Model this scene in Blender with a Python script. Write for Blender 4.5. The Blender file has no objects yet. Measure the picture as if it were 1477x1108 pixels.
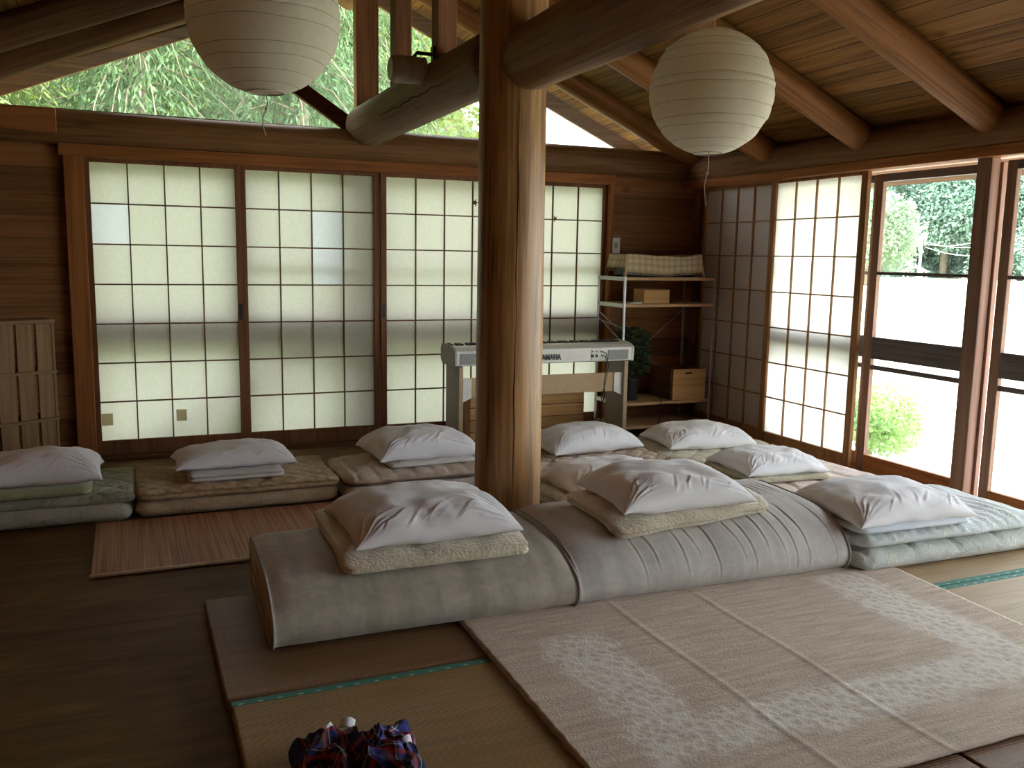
import bpy, bmesh, math, random
from mathutils import Vector, Matrix, noise
PI = math.pi
R = math.radians
SC = bpy.context.scene
COL = SC.collection

# ------------------------------------------------------------------ camera, sky, sun, exposure
cd = bpy.data.cameras.new('camera')
cd.sensor_width = 36.0
cd.lens = 36.0 * 1290.0 / 1477.0
cd.clip_start = 0.05
cd.clip_end = 600
cam = bpy.data.objects.new('camera', cd)
COL.objects.link(cam)
cam.matrix_world = Matrix(((0.91926349, 0.04026449, -0.3915781, 0.17641835),
                           (-0.39328134, 0.13656075, -0.90921997, -5.95952314),
                           (0.01686492, 0.98981308, 0.14137059, 1.28933296),
                           (0, 0, 0, 1)))
SC.camera = cam
vs = SC.view_settings
vs.view_transform = 'Standard'
vs.look = 'None'
vs.gamma = 1.0
vs.use_curve_mapping = False
vs.exposure = 2.05
SC.cycles.use_denoising = True
SC.cycles.max_bounces = 12
SC.cycles.diffuse_bounces = 6
SC.cycles.transmission_bounces = 8
SC.cycles.transparent_max_bounces = 16
SC.cycles.sample_clamp_indirect = 8.0
SC.cycles.caustics_reflective = False
SC.cycles.caustics_refractive = False

w = bpy.data.worlds.new('world')
SC.world = w
w.use_nodes = True
bgn = w.node_tree.nodes['Background']
bgn.inputs[0].default_value = (0.86, 0.90, 1.0, 1)
bgn.inputs[1].default_value = 2.6

sd = bpy.data.lights.new('sun', 'SUN')
sd.energy = 5.0
sd.angle = R(1.0)
sd.color = (1.0, 0.96, 0.90)
sun = bpy.data.objects.new('sun', sd)
COL.objects.link(sun)
sun.location = (-20, -20, 40)
sun.rotation_euler = Vector((0.50, 0.28, -0.82)).to_track_quat('-Z', 'Y').to_euler()

# ------------------------------------------------------------------ helpers
RND = random.Random(7)


class M:
    """collects geometry for one mesh"""

    def __init__(s):
        s.v = []
        s.f = []

    def box(s, x0, x1, y0, y1, z0, z1):
        b = len(s.v)
        s.v += [(x, y, z) for z in (z0, z1) for y in (y0, y1) for x in (x0, x1)]
        s.f += [tuple(b + i for i in q) for q in ((0, 2, 3, 1), (4, 5, 7, 6), (0, 1, 5, 4), (2, 6, 7, 3), (0, 4, 6, 2), (1, 3, 7, 5))]
        return s

    def prism(s, pts, axis, a0, a1):
        """closed polygon pts (2D) extruded along axis"""
        b = len(s.v)
        n = len(pts)
        for a in (a0, a1):
            for p, q in pts:
                s.v.append((a, p, q) if axis == 'x' else (p, a, q) if axis == 'y' else (p, q, a))
        s.f.append(tuple(b + i for i in range(n)))
        s.f.append(tuple(b + n + i for i in reversed(range(n))))
        for i in range(n):
            j = (i + 1) % n
            s.f.append((b + i, b + n + i, b + n + j, b + j))
        return s

    def beam(s, p0, p1, wd, hg, up=(0, 0, 1)):
        """square bar between two points"""
        p0, p1 = Vector(p0), Vector(p1)
        d = (p1 - p0).normalized()
        u = Vector(up)
        sd_ = d.cross(u).normalized()
        u = sd_.cross(d).normalized()
        b = len(s.v)
        for p in (p0, p1):
            for i, j in ((-1, -1), (1, -1), (1, 1), (-1, 1)):
                s.v.append(tuple(p + sd_ * (i * wd / 2) + u * (j * hg / 2)))
        s.f += [(b, b + 3, b + 2, b + 1), (b + 4, b + 5, b + 6, b + 7)]
        for i in range(4):
            j = (i + 1) % 4
            s.f.append((b + i, b + j, b + 4 + j, b + 4 + i))
        return s

    def tube(s, pts, r, n=8, caps=True):
        pts = [Vector(p) for p in pts]
        rs = r if isinstance(r, (list, tuple)) else [r] * len(pts)
        b = len(s.v)
        ref = None
        for i, p in enumerate(pts):
            d = (pts[min(i + 1, len(pts) - 1)] - pts[max(i - 1, 0)]).normalized()
            if ref is None:
                ref = d.orthogonal().normalized()
            ref = (ref - d * ref.dot(d)).normalized()
            o = d.cross(ref)
            for k in range(n):
                a = 2 * PI * k / n
                s.v.append(tuple(p + (ref * math.cos(a) + o * math.sin(a)) * rs[i]))
        for i in range(len(pts) - 1):
            for k in range(n):
                k2 = (k + 1) % n
                s.f.append((b + i * n + k, b + i * n + k2, b + (i + 1) * n + k2, b + (i + 1) * n + k))
        if caps:
            s.f.append(tuple(b + k for k in reversed(range(n))))
            e = b + (len(pts) - 1) * n
            s.f.append(tuple(e + k for k in range(n)))
        return s

    def lathe(s, prof, n=32, c=(0, 0, 0), axis='z'):
        b = len(s.v)
        for r, z in prof:
            for k in range(n):
                a = 2 * PI * k / n
                p = (r * math.cos(a), r * math.sin(a), z)
                if axis == 'x':
                    p = (z, p[0], p[1])
                elif axis == 'y':
                    p = (p[0], z, p[1])
                s.v.append((p[0] + c[0], p[1] + c[1], p[2] + c[2]))
        for i in range(len(prof) - 1):
            for k in range(n):
                k2 = (k + 1) % n
                s.f.append((b + i * n + k, b + i * n + k2, b + (i + 1) * n + k2, b + (i + 1) * n + k))
        return s

    def grid(s, nx, ny, fn, closed=False):
        b = len(s.v)
        for j in range(ny + 1):
            for i in range(nx + 1):
                s.v.append(tuple(fn(i / nx, j / ny)))
        for j in range(ny):
            for i in range(nx):
                a = b + j * (nx + 1) + i
                s.f.append((a, a + 1, a + nx + 2, a + nx + 1))
        return s

    def build(s, name, mat, parent=None, loc=(0, 0, 0), rot=None, smooth=False, bevel=0.0, solid=0.0):
        me = bpy.data.meshes.new(name)
        me.from_pydata([tuple(p) for p in s.v], [], s.f)
        bm = bmesh.new()
        bm.from_mesh(me)
        bmesh.ops.recalc_face_normals(bm, faces=bm.faces)
        bm.to_mesh(me)
        bm.free()
        if smooth:
            for p in me.polygons:
                p.use_smooth = True
        me.materials.append(mat)
        o = bpy.data.objects.new(name, me)
        COL.objects.link(o)
        o.location = loc
        if rot is not None:
            o.rotation_euler = rot
        if parent is not None:
            o.parent = parent
        if solid:
            m = o.modifiers.new('solid', 'SOLIDIFY')
            m.thickness = solid
            m.offset = 0
        if bevel:
            m = o.modifiers.new('bevel', 'BEVEL')
            m.width = bevel
            m.segments = 2
            m.limit_method = 'ANGLE'
        return o


def tag(o, label=None, cat=None, group=None, kind=None):
    if label:
        o['label'] = label
    if cat:
        o['category'] = cat
    if group:
        o['group'] = group
    if kind:
        o['kind'] = kind
    return o


def empty(name, loc, rz=0.0, label=None, cat=None, group=None, kind=None):
    o = bpy.data.objects.new(name, None)
    COL.objects.link(o)
    o.location = loc
    o.rotation_euler = (0, 0, rz)
    o.empty_display_size = 0.1
    return tag(o, label, cat, group, kind)


def copy_tree(o, parent=None):
    c = o.copy()
    COL.objects.link(c)
    c.parent = parent
    for ch in [x for x in COL.objects if x.parent == o]:
        copy_tree(ch, c)
    return c


def nz(x, y=0.0, z=0.0):
    return noise.noise(Vector((x, y, z)))


# ------------------------------------------------------------------ materials
def mat_new(name):
    m = bpy.data.materials.new(name)
    m.use_nodes = True
    nt = m.node_tree
    return m, nt, nt.nodes['Principled BSDF']


def N(nt, typ, **kw):
    n = nt.nodes.new(typ)
    for k, v in kw.items():
        if k.startswith('i_'):
            n.inputs[k[2:].replace('_', ' ')].default_value = v
        else:
            setattr(n, k, v)
    return n


def L(nt, a, b):
    nt.links.new(a, b)


def ramp(nt, fac, stops):
    r = nt.nodes.new('ShaderNodeValToRGB')
    e = r.color_ramp.elements
    while len(e) < len(stops):
        e.new(0.5)
    for el, (p, c) in zip(e, stops):
        el.position = p
        el.color = (*c, 1) if len(c) == 3 else c
    L(nt, fac, r.inputs[0])
    return r.outputs[0]


def mixc(nt, fac, a, b, mode='MIX'):
    n = nt.nodes.new('ShaderNodeMix')
    n.data_type = 'RGBA'
    n.blend_type = mode
    if isinstance(fac, (int, float)):
        n.inputs[0].default_value = fac
    else:
        L(nt, fac, n.inputs[0])
    for i, v in ((6, a), (7, b)):
        if isinstance(v, tuple):
            n.inputs[i].default_value = (*v, 1)
        else:
            L(nt, v, n.inputs[i])
    return n.outputs[2]


def math_(nt, op, a, b=None, clamp=False):
    n = nt.nodes.new('ShaderNodeMath')
    n.operation = op
    n.use_clamp = clamp
    for i, v in ((0, a), (1, b)):
        if v is None:
            continue
        if isinstance(v, (int, float)):
            n.inputs[i].default_value = v
        else:
            L(nt, v, n.inputs[i])
    return n.outputs[0]


def bump(nt, bsdf, h, strength=0.3, dist=0.01):
    b = nt.nodes.new('ShaderNodeBump')
    b.inputs['Strength'].default_value = strength
    b.inputs['Distance'].default_value = dist
    L(nt, h, b.inputs['Height'])
    L(nt, b.outputs[0], bsdf.inputs['Normal'])


def coords(nt, scale=(1, 1, 1), rnd=True, space='Object'):
    tc = nt.nodes.new('ShaderNodeTexCoord')
    mp = nt.nodes.new('ShaderNodeMapping')
    mp.inputs['Scale'].default_value = scale
    L(nt, tc.outputs[space], mp.inputs['Vector'])
    if rnd:
        oi = nt.nodes.new('ShaderNodeObjectInfo')
        v = nt.nodes.new('ShaderNodeVectorMath')
        v.operation = 'SCALE'
        v.inputs[0].default_value = (13.1, 7.7, 5.3)
        L(nt, oi.outputs['Random'], v.inputs['Scale'])
        L(nt, v.outputs[0], mp.inputs['Location'])
    return mp.outputs[0]


CACHE = {}


def wood(c1, c2, axis='x', rough=0.55, grain=14.0, planks=None, plank_axis='y', knots=0.0, seam=0.85, name='wood', spec=0.12):
    """grain along axis; planks = board width, boards laid side by side along plank_axis"""
    key = (c1, c2, axis, rough, grain, planks, plank_axis, knots, seam)
    if key in CACHE:
        return CACHE[key]
    m, nt, b = mat_new(name)
    ai = 'xyz'.index(axis)
    sc = [grain * 2.6] * 3
    sc[ai] = grain * 0.09
    v = coords(nt, (1, 1, 1))
    if planks:
        sep = N(nt, 'ShaderNodeSeparateXYZ')
        tc = N(nt, 'ShaderNodeTexCoord')
        L(nt, tc.outputs['Object'], sep.inputs[0])
        t = math_(nt, 'DIVIDE', sep.outputs['xyz'.index(plank_axis)], planks)
        fl = math_(nt, 'FLOOR', t)
        fr = math_(nt, 'FRACT', t)
        wn = N(nt, 'ShaderNodeTexWhiteNoise', noise_dimensions='1D')
        L(nt, fl, wn.inputs['W'])
        off = N(nt, 'ShaderNodeVectorMath', operation='SCALE')
        L(nt, wn.outputs['Color'], off.inputs[0])
        off.inputs['Scale'].default_value = 9.0
        add = N(nt, 'ShaderNodeVectorMath', operation='ADD')
        L(nt, v, add.inputs[0])
        L(nt, off.outputs[0], add.inputs[1])
        v = add.outputs[0]
    mp = N(nt, 'ShaderNodeMapping')
    mp.inputs['Scale'].default_value = sc
    L(nt, v, mp.inputs['Vector'])
    n1 = N(nt, 'ShaderNodeTexNoise', i_Scale=1.0, i_Detail=6.0, i_Roughness=0.62, i_Distortion=0.6)
    L(nt, mp.outputs[0], n1.inputs['Vector'])
    sc2 = [2.2] * 3
    sc2[ai] = 0.5
    mp2 = N(nt, 'ShaderNodeMapping')
    mp2.inputs['Scale'].default_value = sc2
    L(nt, v, mp2.inputs['Vector'])
    n2 = N(nt, 'ShaderNodeTexNoise', i_Scale=1.0, i_Detail=3.0)
    L(nt, mp2.outputs[0], n2.inputs['Vector'])
    f = math_(nt, 'ADD', math_(nt, 'MULTIPLY', n1.outputs['Fac'], 0.65), math_(nt, 'MULTIPLY', n2.outputs['Fac'], 0.35))
    mid = tuple((p + q) / 2 for p, q in zip(c1, c2))
    colr = ramp(nt, f, [(0.36, tuple(x * .78 for x in c1)), (0.5, mid), (0.63, c2)])
    h = n1.outputs['Fac']
    if knots:
        sk = [3.4] * 3
        sk[ai] = 1.9
        mk = N(nt, 'ShaderNodeMapping')
        mk.inputs['Scale'].default_value = sk
        L(nt, v, mk.inputs['Vector'])
        vo = N(nt, 'ShaderNodeTexVoronoi', i_Scale=1.0)
        L(nt, mk.outputs[0], vo.inputs['Vector'])
        k = ramp(nt, vo.outputs['Distance'], [(0.03, (1, 1, 1)), (0.11, (0, 0, 0))])
        colr = mixc(nt, math_(nt, 'MULTIPLY', k, knots), colr, tuple(c * 0.22 for c in c1))
    if planks:
        tone = math_(nt, 'ADD', math_(nt, 'MULTIPLY', wn.outputs['Value'], 0.60), 0.70)
        mx = N(nt, 'ShaderNodeVectorMath', operation='SCALE')
        L(nt, colr, mx.inputs[0])
        L(nt, tone, mx.inputs['Scale'])
        e = math_(nt, 'LESS_THAN', math_(nt, 'ABSOLUTE', math_(nt, 'SUBTRACT', fr, 0.5)), 0.5 - 0.0030 / planks)
        se = math_(nt, 'SUBTRACT', 1.0, e)
        colr = mixc(nt, math_(nt, 'MULTIPLY', se, seam), mx.outputs[0], (0.02, 0.012, 0.006))
        h = math_(nt, 'SUBTRACT', h, math_(nt, 'MULTIPLY', se, 2.0))
    L(nt, colr, b.inputs['Base Color'])
    b.inputs['Roughness'].default_value = rough
    b.inputs['Specular IOR Level'].default_value = spec
    bump(nt, b, h, 0.35, 0.004)
    CACHE[key] = m
    return m


def plain(name, c, rough=0.6, metal=0.0, var=0.12, scale=30.0, bmp=0.1, spec=0.4):
    m, nt, b = mat_new(name)
    v = coords(nt)
    n = N(nt, 'ShaderNodeTexNoise', i_Scale=scale, i_Detail=4.0)
    L(nt, v, n.inputs['Vector'])
    lo = tuple(x * (1 - var) for x in c)
    hi = tuple(min(1, x * (1 + var)) for x in c)
    L(nt, ramp(nt, n.outputs['Fac'], [(0.35, lo), (0.65, hi)]), b.inputs['Base Color'])
    b.inputs['Roughness'].default_value = rough
    b.inputs['Metallic'].default_value = metal
    b.inputs['Specular IOR Level'].default_value = spec
    if bmp:
        bump(nt, b, n.outputs['Fac'], bmp, 0.002)
    return m


def fabric(name, c, c2=None, c3=None, pat=7.0, fuzz=0.25, weave=420.0, rough=0.9, amt=0.8, quilt=None, crinkle=.8):
    """cloth: soft mottled print in two or three colours over a fine weave"""
    m, nt, b = mat_new(name)
    v = coords(nt)
    fine = N(nt, 'ShaderNodeTexNoise', i_Scale=weave, i_Detail=2.0)
    L(nt, v, fine.inputs['Vector'])
    if c2 is None:
        c2 = tuple(x * 0.93 for x in c)
    n1 = N(nt, 'ShaderNodeTexNoise', i_Scale=pat, i_Detail=3.0, i_Distortion=1.2)
    L(nt, v, n1.inputs['Vector'])
    colr = mixc(nt, math_(nt, 'MULTIPLY', ramp(nt, n1.outputs['Fac'], [(0.45, (0, 0, 0)), (0.6, (1, 1, 1))]), amt), c, c2)
    if c3 is not None:
        vo = N(nt, 'ShaderNodeTexVoronoi', i_Scale=pat * 1.7)
        dn = N(nt, 'ShaderNodeVectorMath', operation='ADD')
        sc = N(nt, 'ShaderNodeVectorMath', operation='SCALE')
        L(nt, n1.outputs['Color'], sc.inputs[0])
        sc.inputs['Scale'].default_value = 0.12
        L(nt, v, dn.inputs[0])
        L(nt, sc.outputs[0], dn.inputs[1])
        L(nt, dn.outputs[0], vo.inputs['Vector'])
        k = ramp(nt, vo.outputs['Distance'], [(0.18, (1, 1, 1)), (0.36, (0, 0, 0))])
        colr = mixc(nt, math_(nt, 'MULTIPLY', k, 0.75 * amt), colr, c3)
    L(nt, colr, b.inputs['Base Color'])
    b.inputs['Roughness'].default_value = rough
    b.inputs['Specular IOR Level'].default_value = 0.15
    try:
        b.inputs['Sheen Weight'].default_value = fuzz
        b.inputs['Sheen Roughness'].default_value = 0.6
    except Exception:
        pass
    h = fine.outputs['Fac']
    if quilt:
        q = N(nt, 'ShaderNodeTexVoronoi', i_Scale=quilt, feature='DISTANCE_TO_EDGE')
        L(nt, v, q.inputs['Vector'])
        h = math_(nt, 'ADD', math_(nt, 'MULTIPLY', fine.outputs['Fac'], 0.15), ramp(nt, q.outputs['Distance'], [(0.0, (0, 0, 0)), (0.22, (1, 1, 1))]))
        bump(nt, b, h, 0.55, 0.010)
    elif crinkle and weave > 200:
        cr = N(nt, 'ShaderNodeTexNoise', i_Scale=38.0, i_Detail=4.0, i_Distortion=1.4)
        L(nt, v, cr.inputs['Vector'])
        bump(nt, b, math_(nt, 'ADD', math_(nt, 'MULTIPLY', fine.outputs['Fac'], .25), cr.outputs['Fac']), crinkle, .008)
    else:
        bump(nt, b, h, 0.35 if weave > 200 else 0.8, 0.003 if weave > 200 else .008)
    return m


def glass_pane(name='window_glass', tint=(0.93, 0.96, 0.94), refl=0.06, dirt=0.0):
    m, nt, b = mat_new(name)
    nt.nodes.remove(b)
    out = nt.nodes['Material Output']
    t = N(nt, 'ShaderNodeBsdfTransparent')
    t.inputs[0].default_value = (*tint, 1)
    g = N(nt, 'ShaderNodeBsdfGlossy')
    g.inputs['Roughness'].default_value = 0.03
    mx = N(nt, 'ShaderNodeMixShader')
    mx.inputs[0].default_value = refl
    L(nt, t.outputs[0], mx.inputs[1])
    L(nt, g.outputs[0], mx.inputs[2])
    last = mx.outputs[0]
    if dirt:
        d = N(nt, 'ShaderNodeBsdfTranslucent')
        d.inputs[0].default_value = (0.9, 0.9, 0.88, 1)
        m2 = N(nt, 'ShaderNodeMixShader')
        n = N(nt, 'ShaderNodeTexNoise', i_Scale=1.3, i_Detail=4.0)
        L(nt, coords(nt), n.inputs['Vector'])
        L(nt, math_(nt, 'MULTIPLY', n.outputs['Fac'], dirt), m2.inputs[0])
        L(nt, last, m2.inputs[1])
        L(nt, d.outputs[0], m2.inputs[2])
        last = m2.outputs[0]
    L(nt, last, out.inputs[0])
    return m


def paper(name, c, trans=0.55, tc=None):
    m, nt, b = mat_new(name)
    out = nt.nodes['Material Output']
    v = coords(nt)
    n = N(nt, 'ShaderNodeTexNoise', i_Scale=55.0, i_Detail=5.0)
    L(nt, v, n.inputs['Vector'])
    col_ = ramp(nt, n.outputs['Fac'], [(0.3, tuple(x * 0.93 for x in c)), (0.7, c)])
    L(nt, col_, b.inputs['Base Color'])
    b.inputs['Roughness'].default_value = 0.9
    b.inputs['Specular IOR Level'].default_value = 0.1
    bump(nt, b, n.outputs['Fac'], 0.15, 0.002)
    t = N(nt, 'ShaderNodeBsdfTranslucent')
    if tc:
        t.inputs[0].default_value = (*tc, 1)
    else:
        L(nt, col_, t.inputs[0])
    mx = N(nt, 'ShaderNodeMixShader')
    mx.inputs[0].default_value = trans
    L(nt, b.outputs[0], mx.inputs[1])
    L(nt, t.outputs[0], mx.inputs[2])
    L(nt, mx.outputs[0], out.inputs[0])
    return m


DARK = ((0.095, 0.040, 0.018), (0.175, 0.078, 0.034))
MIDW = ((0.17, 0.070, 0.028), (0.30, 0.135, 0.057))
LOGC = ((0.20, 0.105, 0.050), (0.34, 0.19, 0.095))
RED = ((0.24, 0.082, 0.026), (0.40, 0.155, 0.054))
CEIL = ((0.125, 0.048, 0.010), (0.31, 0.150, 0.042))
PINE = ((0.44, 0.235, 0.085), (0.60, 0.36, 0.15))
GREYW = ((0.105, 0.085, 0.078), (0.20, 0.165, 0.15))


def wd(p, axis, **k):
    return wood(p[0], p[1], axis, **k)


GLASS = glass_pane()
SHOJI = paper('dimmed_shoji_paper', (0.70, 0.665, 0.53), 0.39)  # paper dimmed to stand in for weaker daylight behind the back screens
SHOJI_W = paper('brightened_shoji_paper', (0.80, 0.79, 0.70), 0.5)  # brighter copy: stronger window-side daylight put into the paper
SHOJI_NEW = paper('new_shoji_paper', (0.74, 0.745, 0.72), 0.42)
SHOJI_UNLIT = paper('unlit_shoji_paper', (0.80, 0.74, 0.71), 0.22)  # missing daylight behind this screen put into paper tone and translucency
WHITE_PLASTIC = plain('white_plastic', (0.72, 0.70, 0.66), 0.4, var=0.04)
BLACK_PLASTIC = plain('black_plastic', (0.018, 0.018, 0.02), 0.45, var=0.1)
STEEL = plain('steel_post', (0.42, 0.42, 0.41), 0.45, metal=0.6, var=0.06)

# ------------------------------------------------------------------ room shell
RX, RZ = 1.656, 3.083          # ridge


def zl(x):                     # underside of the gable rafters
    return RZ + 0.415 * (x - RX) if x < RX else RZ - 0.4407 * (x - RX)


XW0, XW1 = -0.86, 4.30
YF = -7.4
def box_obj(name, dims, mat, parent=None, bevel=0.003, **k):
    return M().box(*dims).build(name, mat, parent, bevel=bevel, **k)


def st(o, label, cat):
    return tag(o, label, cat, kind='structure')


floor_mat, nt, b = mat_new('worn_brown_floor')
v = coords(nt, (1, 1, 1), rnd=False)
mp = N(nt, 'ShaderNodeMapping')
mp.inputs['Scale'].default_value = (1.3, 9.0, 1)
mp.inputs['Rotation'].default_value = (0, 0, R(24))
L(nt, v, mp.inputs['Vector'])
n1 = N(nt, 'ShaderNodeTexNoise', i_Scale=1.6, i_Detail=7.0, i_Roughness=0.65, i_Distortion=0.8)
L(nt, mp.outputs[0], n1.inputs['Vector'])
n2 = N(nt, 'ShaderNodeTexNoise', i_Scale=1.4, i_Detail=3.0)
L(nt, v, n2.inputs['Vector'])
f = math_(nt, 'ADD', math_(nt, 'MULTIPLY', n1.outputs['Fac'], 0.6), math_(nt, 'MULTIPLY', n2.outputs['Fac'], 0.4))
L(nt, ramp(nt, f, [(0.36, (0.080, 0.042, 0.013)), (0.5, (0.130, 0.074, 0.026)), (0.64, (0.205, 0.124, 0.050))]), b.inputs['Base Color'])
b.inputs['Roughness'].default_value = 0.65
b.inputs['Specular IOR Level'].default_value = 0.15
bump(nt, b, n1.outputs['Fac'], 0.2, 0.004)
st(box_obj('floor', (XW0 - .1, XW1 + .02, YF, 0.02, -0.12, 0.0), floor_mat, bevel=0), 'worn brown wooden floor of the room', 'floor')

# roof boards: two slopes, running on past the gable wall as eaves
CB = 0.11
cm = wd(CEIL, 'y', planks=0.118, plank_axis='x', knots=0.9, grain=16, name='ceiling_boards', rough=0.6)
ce = M()
xl, xr = XW0 - 0.75, 4.84
for (xa, xb) in ((xl, RX), (RX, xr)):
    za, zb = zl(xa) + CB, zl(xb) + CB
    ce.prism([(xa, za), (xb, zb), (xb, zb + 0.05), (xa, za + 0.05)], 'y', YF - 0.1, 0.43)
st(ce.build('ceiling', cm), 'sloping knotty pine board ceiling', 'ceiling')

wall_m = wd(MIDW, 'x', planks=0.135, plank_axis='z', knots=0.5, seam=.35, name='wall_boards', rough=0.6)
wall_my = wd(MIDW, 'y', planks=0.135, plank_axis='z', name='wall_boards', rough=0.6)
# back wall: boards left and right of the screens
wb = M()
wb.box(XW0 - .06, -0.10, 0.0, 0.09, 0.0, 1.93)
wb.box(3.515, XW1 + .12, 0.0, 0.09, 0.0, 1.93)
wb.box(-0.10, 3.515, 0.02, 0.09, -0.12, 0.03)
st(wb.build('wall_back', wall_m), 'brown horizontal board wall either side of the paper screens', 'wall')
wl = M().prism([(YF, 0), (0.09, 0), (0.09, zl(XW0) + CB), (YF, zl(XW0) + CB)], 'x', XW0 - 0.08, XW0)
st(wl.build('wall_left', wall_my), 'board wall on the dark side of the room', 'wall')
wf = M().prism([(XW0, 0), (XW1, 0), (XW1, zl(XW1) + CB), (RX, RZ + CB), (XW0, zl(XW0) + CB)], 'y', YF - 0.08, YF)
st(wf.build('wall_front', wall_m), 'board wall behind the viewer', 'wall')
wr = M()
wr.box(XW1, XW1 + .09, -1.02, 0.09, 0.0, 1.98)       # behind the dull screen
wr.box(XW1, XW1 + .09, YF, -7.10, 0.0, 1.98)
wr.box(XW1 - .02, XW1 + .09, -7.10, -1.02, -0.12, 0.0)
st(wr.build('wall_right', wall_my), 'brown board wall on the window side', 'wall')


def log(name, p0, p1, r0, r1, mat, seed=0, wob=0.03, n=28, m=44, label=None, cat='beam', bend=0.0):
    p0, p1 = Vector(p0), Vector(p1)
    ln = (p1 - p0).length
    rnd = random.Random(seed)
    mm = M()
    pr = []
    prev = len(mm.v)
    for i in range(m + 1):
        t = i / m
        r = r0 + (r1 - r0) * t
        e = min(t, 1 - t) * ln
        if e < 0.02:
            r *= 0.93 + 0.07 * e / 0.02
        for k in range(n):
            a = 2 * PI * k / n
            rr = r * (1 + wob * nz(math.cos(a) * 1.3 + seed * 3.1, math.sin(a) * 1.3, t * ln * 1.1) * 1.6 + wob * 0.5 * nz(math.cos(a) * 3 + seed, math.sin(a) * 3, t * ln * 3))
            mm.v.append((t * ln, rr * math.cos(a), rr * math.sin(a) + bend * math.sin(t * PI)))
    for i in range(m):
        for k in range(n):
            k2 = (k + 1) % n
            mm.f.append((i * n + k, i * n + k2, (i + 1) * n + k2, (i + 1) * n + k))
    mm.f.append(tuple(range(n)))
    mm.f.append(tuple(m * n + k for k in reversed(range(n))))
    o = mm.build(name, mat, smooth=True)
    q = (p1 - p0).to_track_quat('X', 'Z')
    o.rotation_euler = q.to_euler()
    o.location = p0
    if label:
        st(o, label, cat)
    return o


LOGM = wd(LOGC, 'x', grain=18, rough=0.5, knots=0.55, name='log_wood')
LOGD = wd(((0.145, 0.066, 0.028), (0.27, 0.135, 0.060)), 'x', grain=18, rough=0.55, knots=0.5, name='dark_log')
TIEM = wd(((0.15, 0.090, 0.048), (0.27, 0.170, 0.095)), 'x', grain=18, rough=0.6, knots=0.6, name='grey_log')
LEFTM = wd(((0.10, 0.048, 0.02), (0.19, 0.095, 0.042)), 'x', grain=18, rough=0.6, knots=0.5, name='shade_darkened_log')  # log wood darkened in colour for the shade on the left slope
RAFT = wd(((0.185, 0.072, 0.020), (0.33, 0.145, 0.046)), 'x', grain=16, rough=0.5, name='rafter_log')
# the big round pillar under the ridge
pil_ = log('pillar', (1.68, -2.43, 0.0), (1.68, -2.43, 3.02), 0.146, 0.138, wd(((0.135, 0.050, 0.014), (0.53, 0.285, 0.110)), 'x', grain=15, rough=0.42, knots=0.6, name='pillar_wood', spec=0.5), 3, 0.02, 40, 70,
    'thick round log pillar rising in the middle of the room', 'pillar')
tie_ = log('tie_log', (1.66, 0.02, 2.115), (1.67, -2.32, 2.122), 0.135, 0.128, TIEM, 5, 0.035, label='weathered tie log between the gable and the pillar')
log('tie_log', (1.70, -2.50, 2.075), (1.67, YF + .03, 2.12), 0.128, 0.15, LOGM, 8, 0.035, label='smooth tie log coming overhead from the pillar toward the viewer')
log('ridge_log', (RX, 0.40, RZ - 0.03), (RX, YF + .03, RZ - 0.03), 0.12, 0.12, RAFT, 9, 0.02, label='ridge log along the roof top')
# log plates along the two side walls and over the screens
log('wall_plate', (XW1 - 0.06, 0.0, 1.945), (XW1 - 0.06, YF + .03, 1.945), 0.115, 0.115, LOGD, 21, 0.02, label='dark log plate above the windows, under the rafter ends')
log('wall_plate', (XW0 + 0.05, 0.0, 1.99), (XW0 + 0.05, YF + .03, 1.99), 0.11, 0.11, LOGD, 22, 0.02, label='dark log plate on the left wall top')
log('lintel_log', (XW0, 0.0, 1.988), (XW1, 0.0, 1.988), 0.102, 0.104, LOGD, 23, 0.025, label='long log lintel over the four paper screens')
st(box_obj('trim_1', (XW0, -0.155, -0.125, -0.075, 1.945, 2.075), wd(RED, 'x')), 'short lighter board fixed on the lintel at its left end', 'trim')

# drying cracks along the two logs
bpy.context.view_layer.update()
CRK = plain('crack_shadow', (0.022, 0.012, 0.007), .95)


def crack(root, pts, r):
    rs = [r * (.25 + math.sin(PI * i / (len(pts) - 1))) for i in range(len(pts))]
    o = M().tube(pts, rs, 5).build('drying_crack', CRK)
    o.parent = root
    o.matrix_parent_inverse = root.matrix_world.inverted()


crack(tie_, [(1.663 - .1285 * math.cos(.38 + .10 * nz(i * .5, 8)), -.28 - i * .055, 2.118 - .1285 * math.sin(.38 + .10 * nz(i * .5, 8)) + .004 * nz(i * 2.3)) for i in range(34)], .0032)
crack(pil_, [(1.68 + .1415 * math.cos(R(-103) + .05 * nz(i * .3, 2)), -2.43 + .1415 * math.sin(R(-103) + .05 * nz(i * .3, 2)), .30 + i * .05) for i in range(33)], .0030)

# rafters
names = {0: 'against the gable glass', 1: 'first', 2: 'second', 3: 'third', 4: 'fourth', 5: 'fifth', 6: 'sixth', 7: 'seventh'}
for i in range(8):
    y = -0.09 - 0.86 * i
    for s, xe in ((1, XW1 - 0.05), (-1, XW0 + 0.03)):
        rr = 0.083 if i else 0.10
        up = 0.035 if i else rr
        lab = f"round log rafter {'hard ' if i == 0 else ''}{names[i]}{'' if i == 0 else ' out from the gable'} on the {'window' if s > 0 else 'dark left'} slope"
        log('rafter', (RX, y, RZ + up), (xe, y, zl(xe) + up), rr * .97, rr, RAFT if s > 0 else LEFTM, 40 + i * 2 + s, 0.02, 20, 24, lab, 'rafter')

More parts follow.
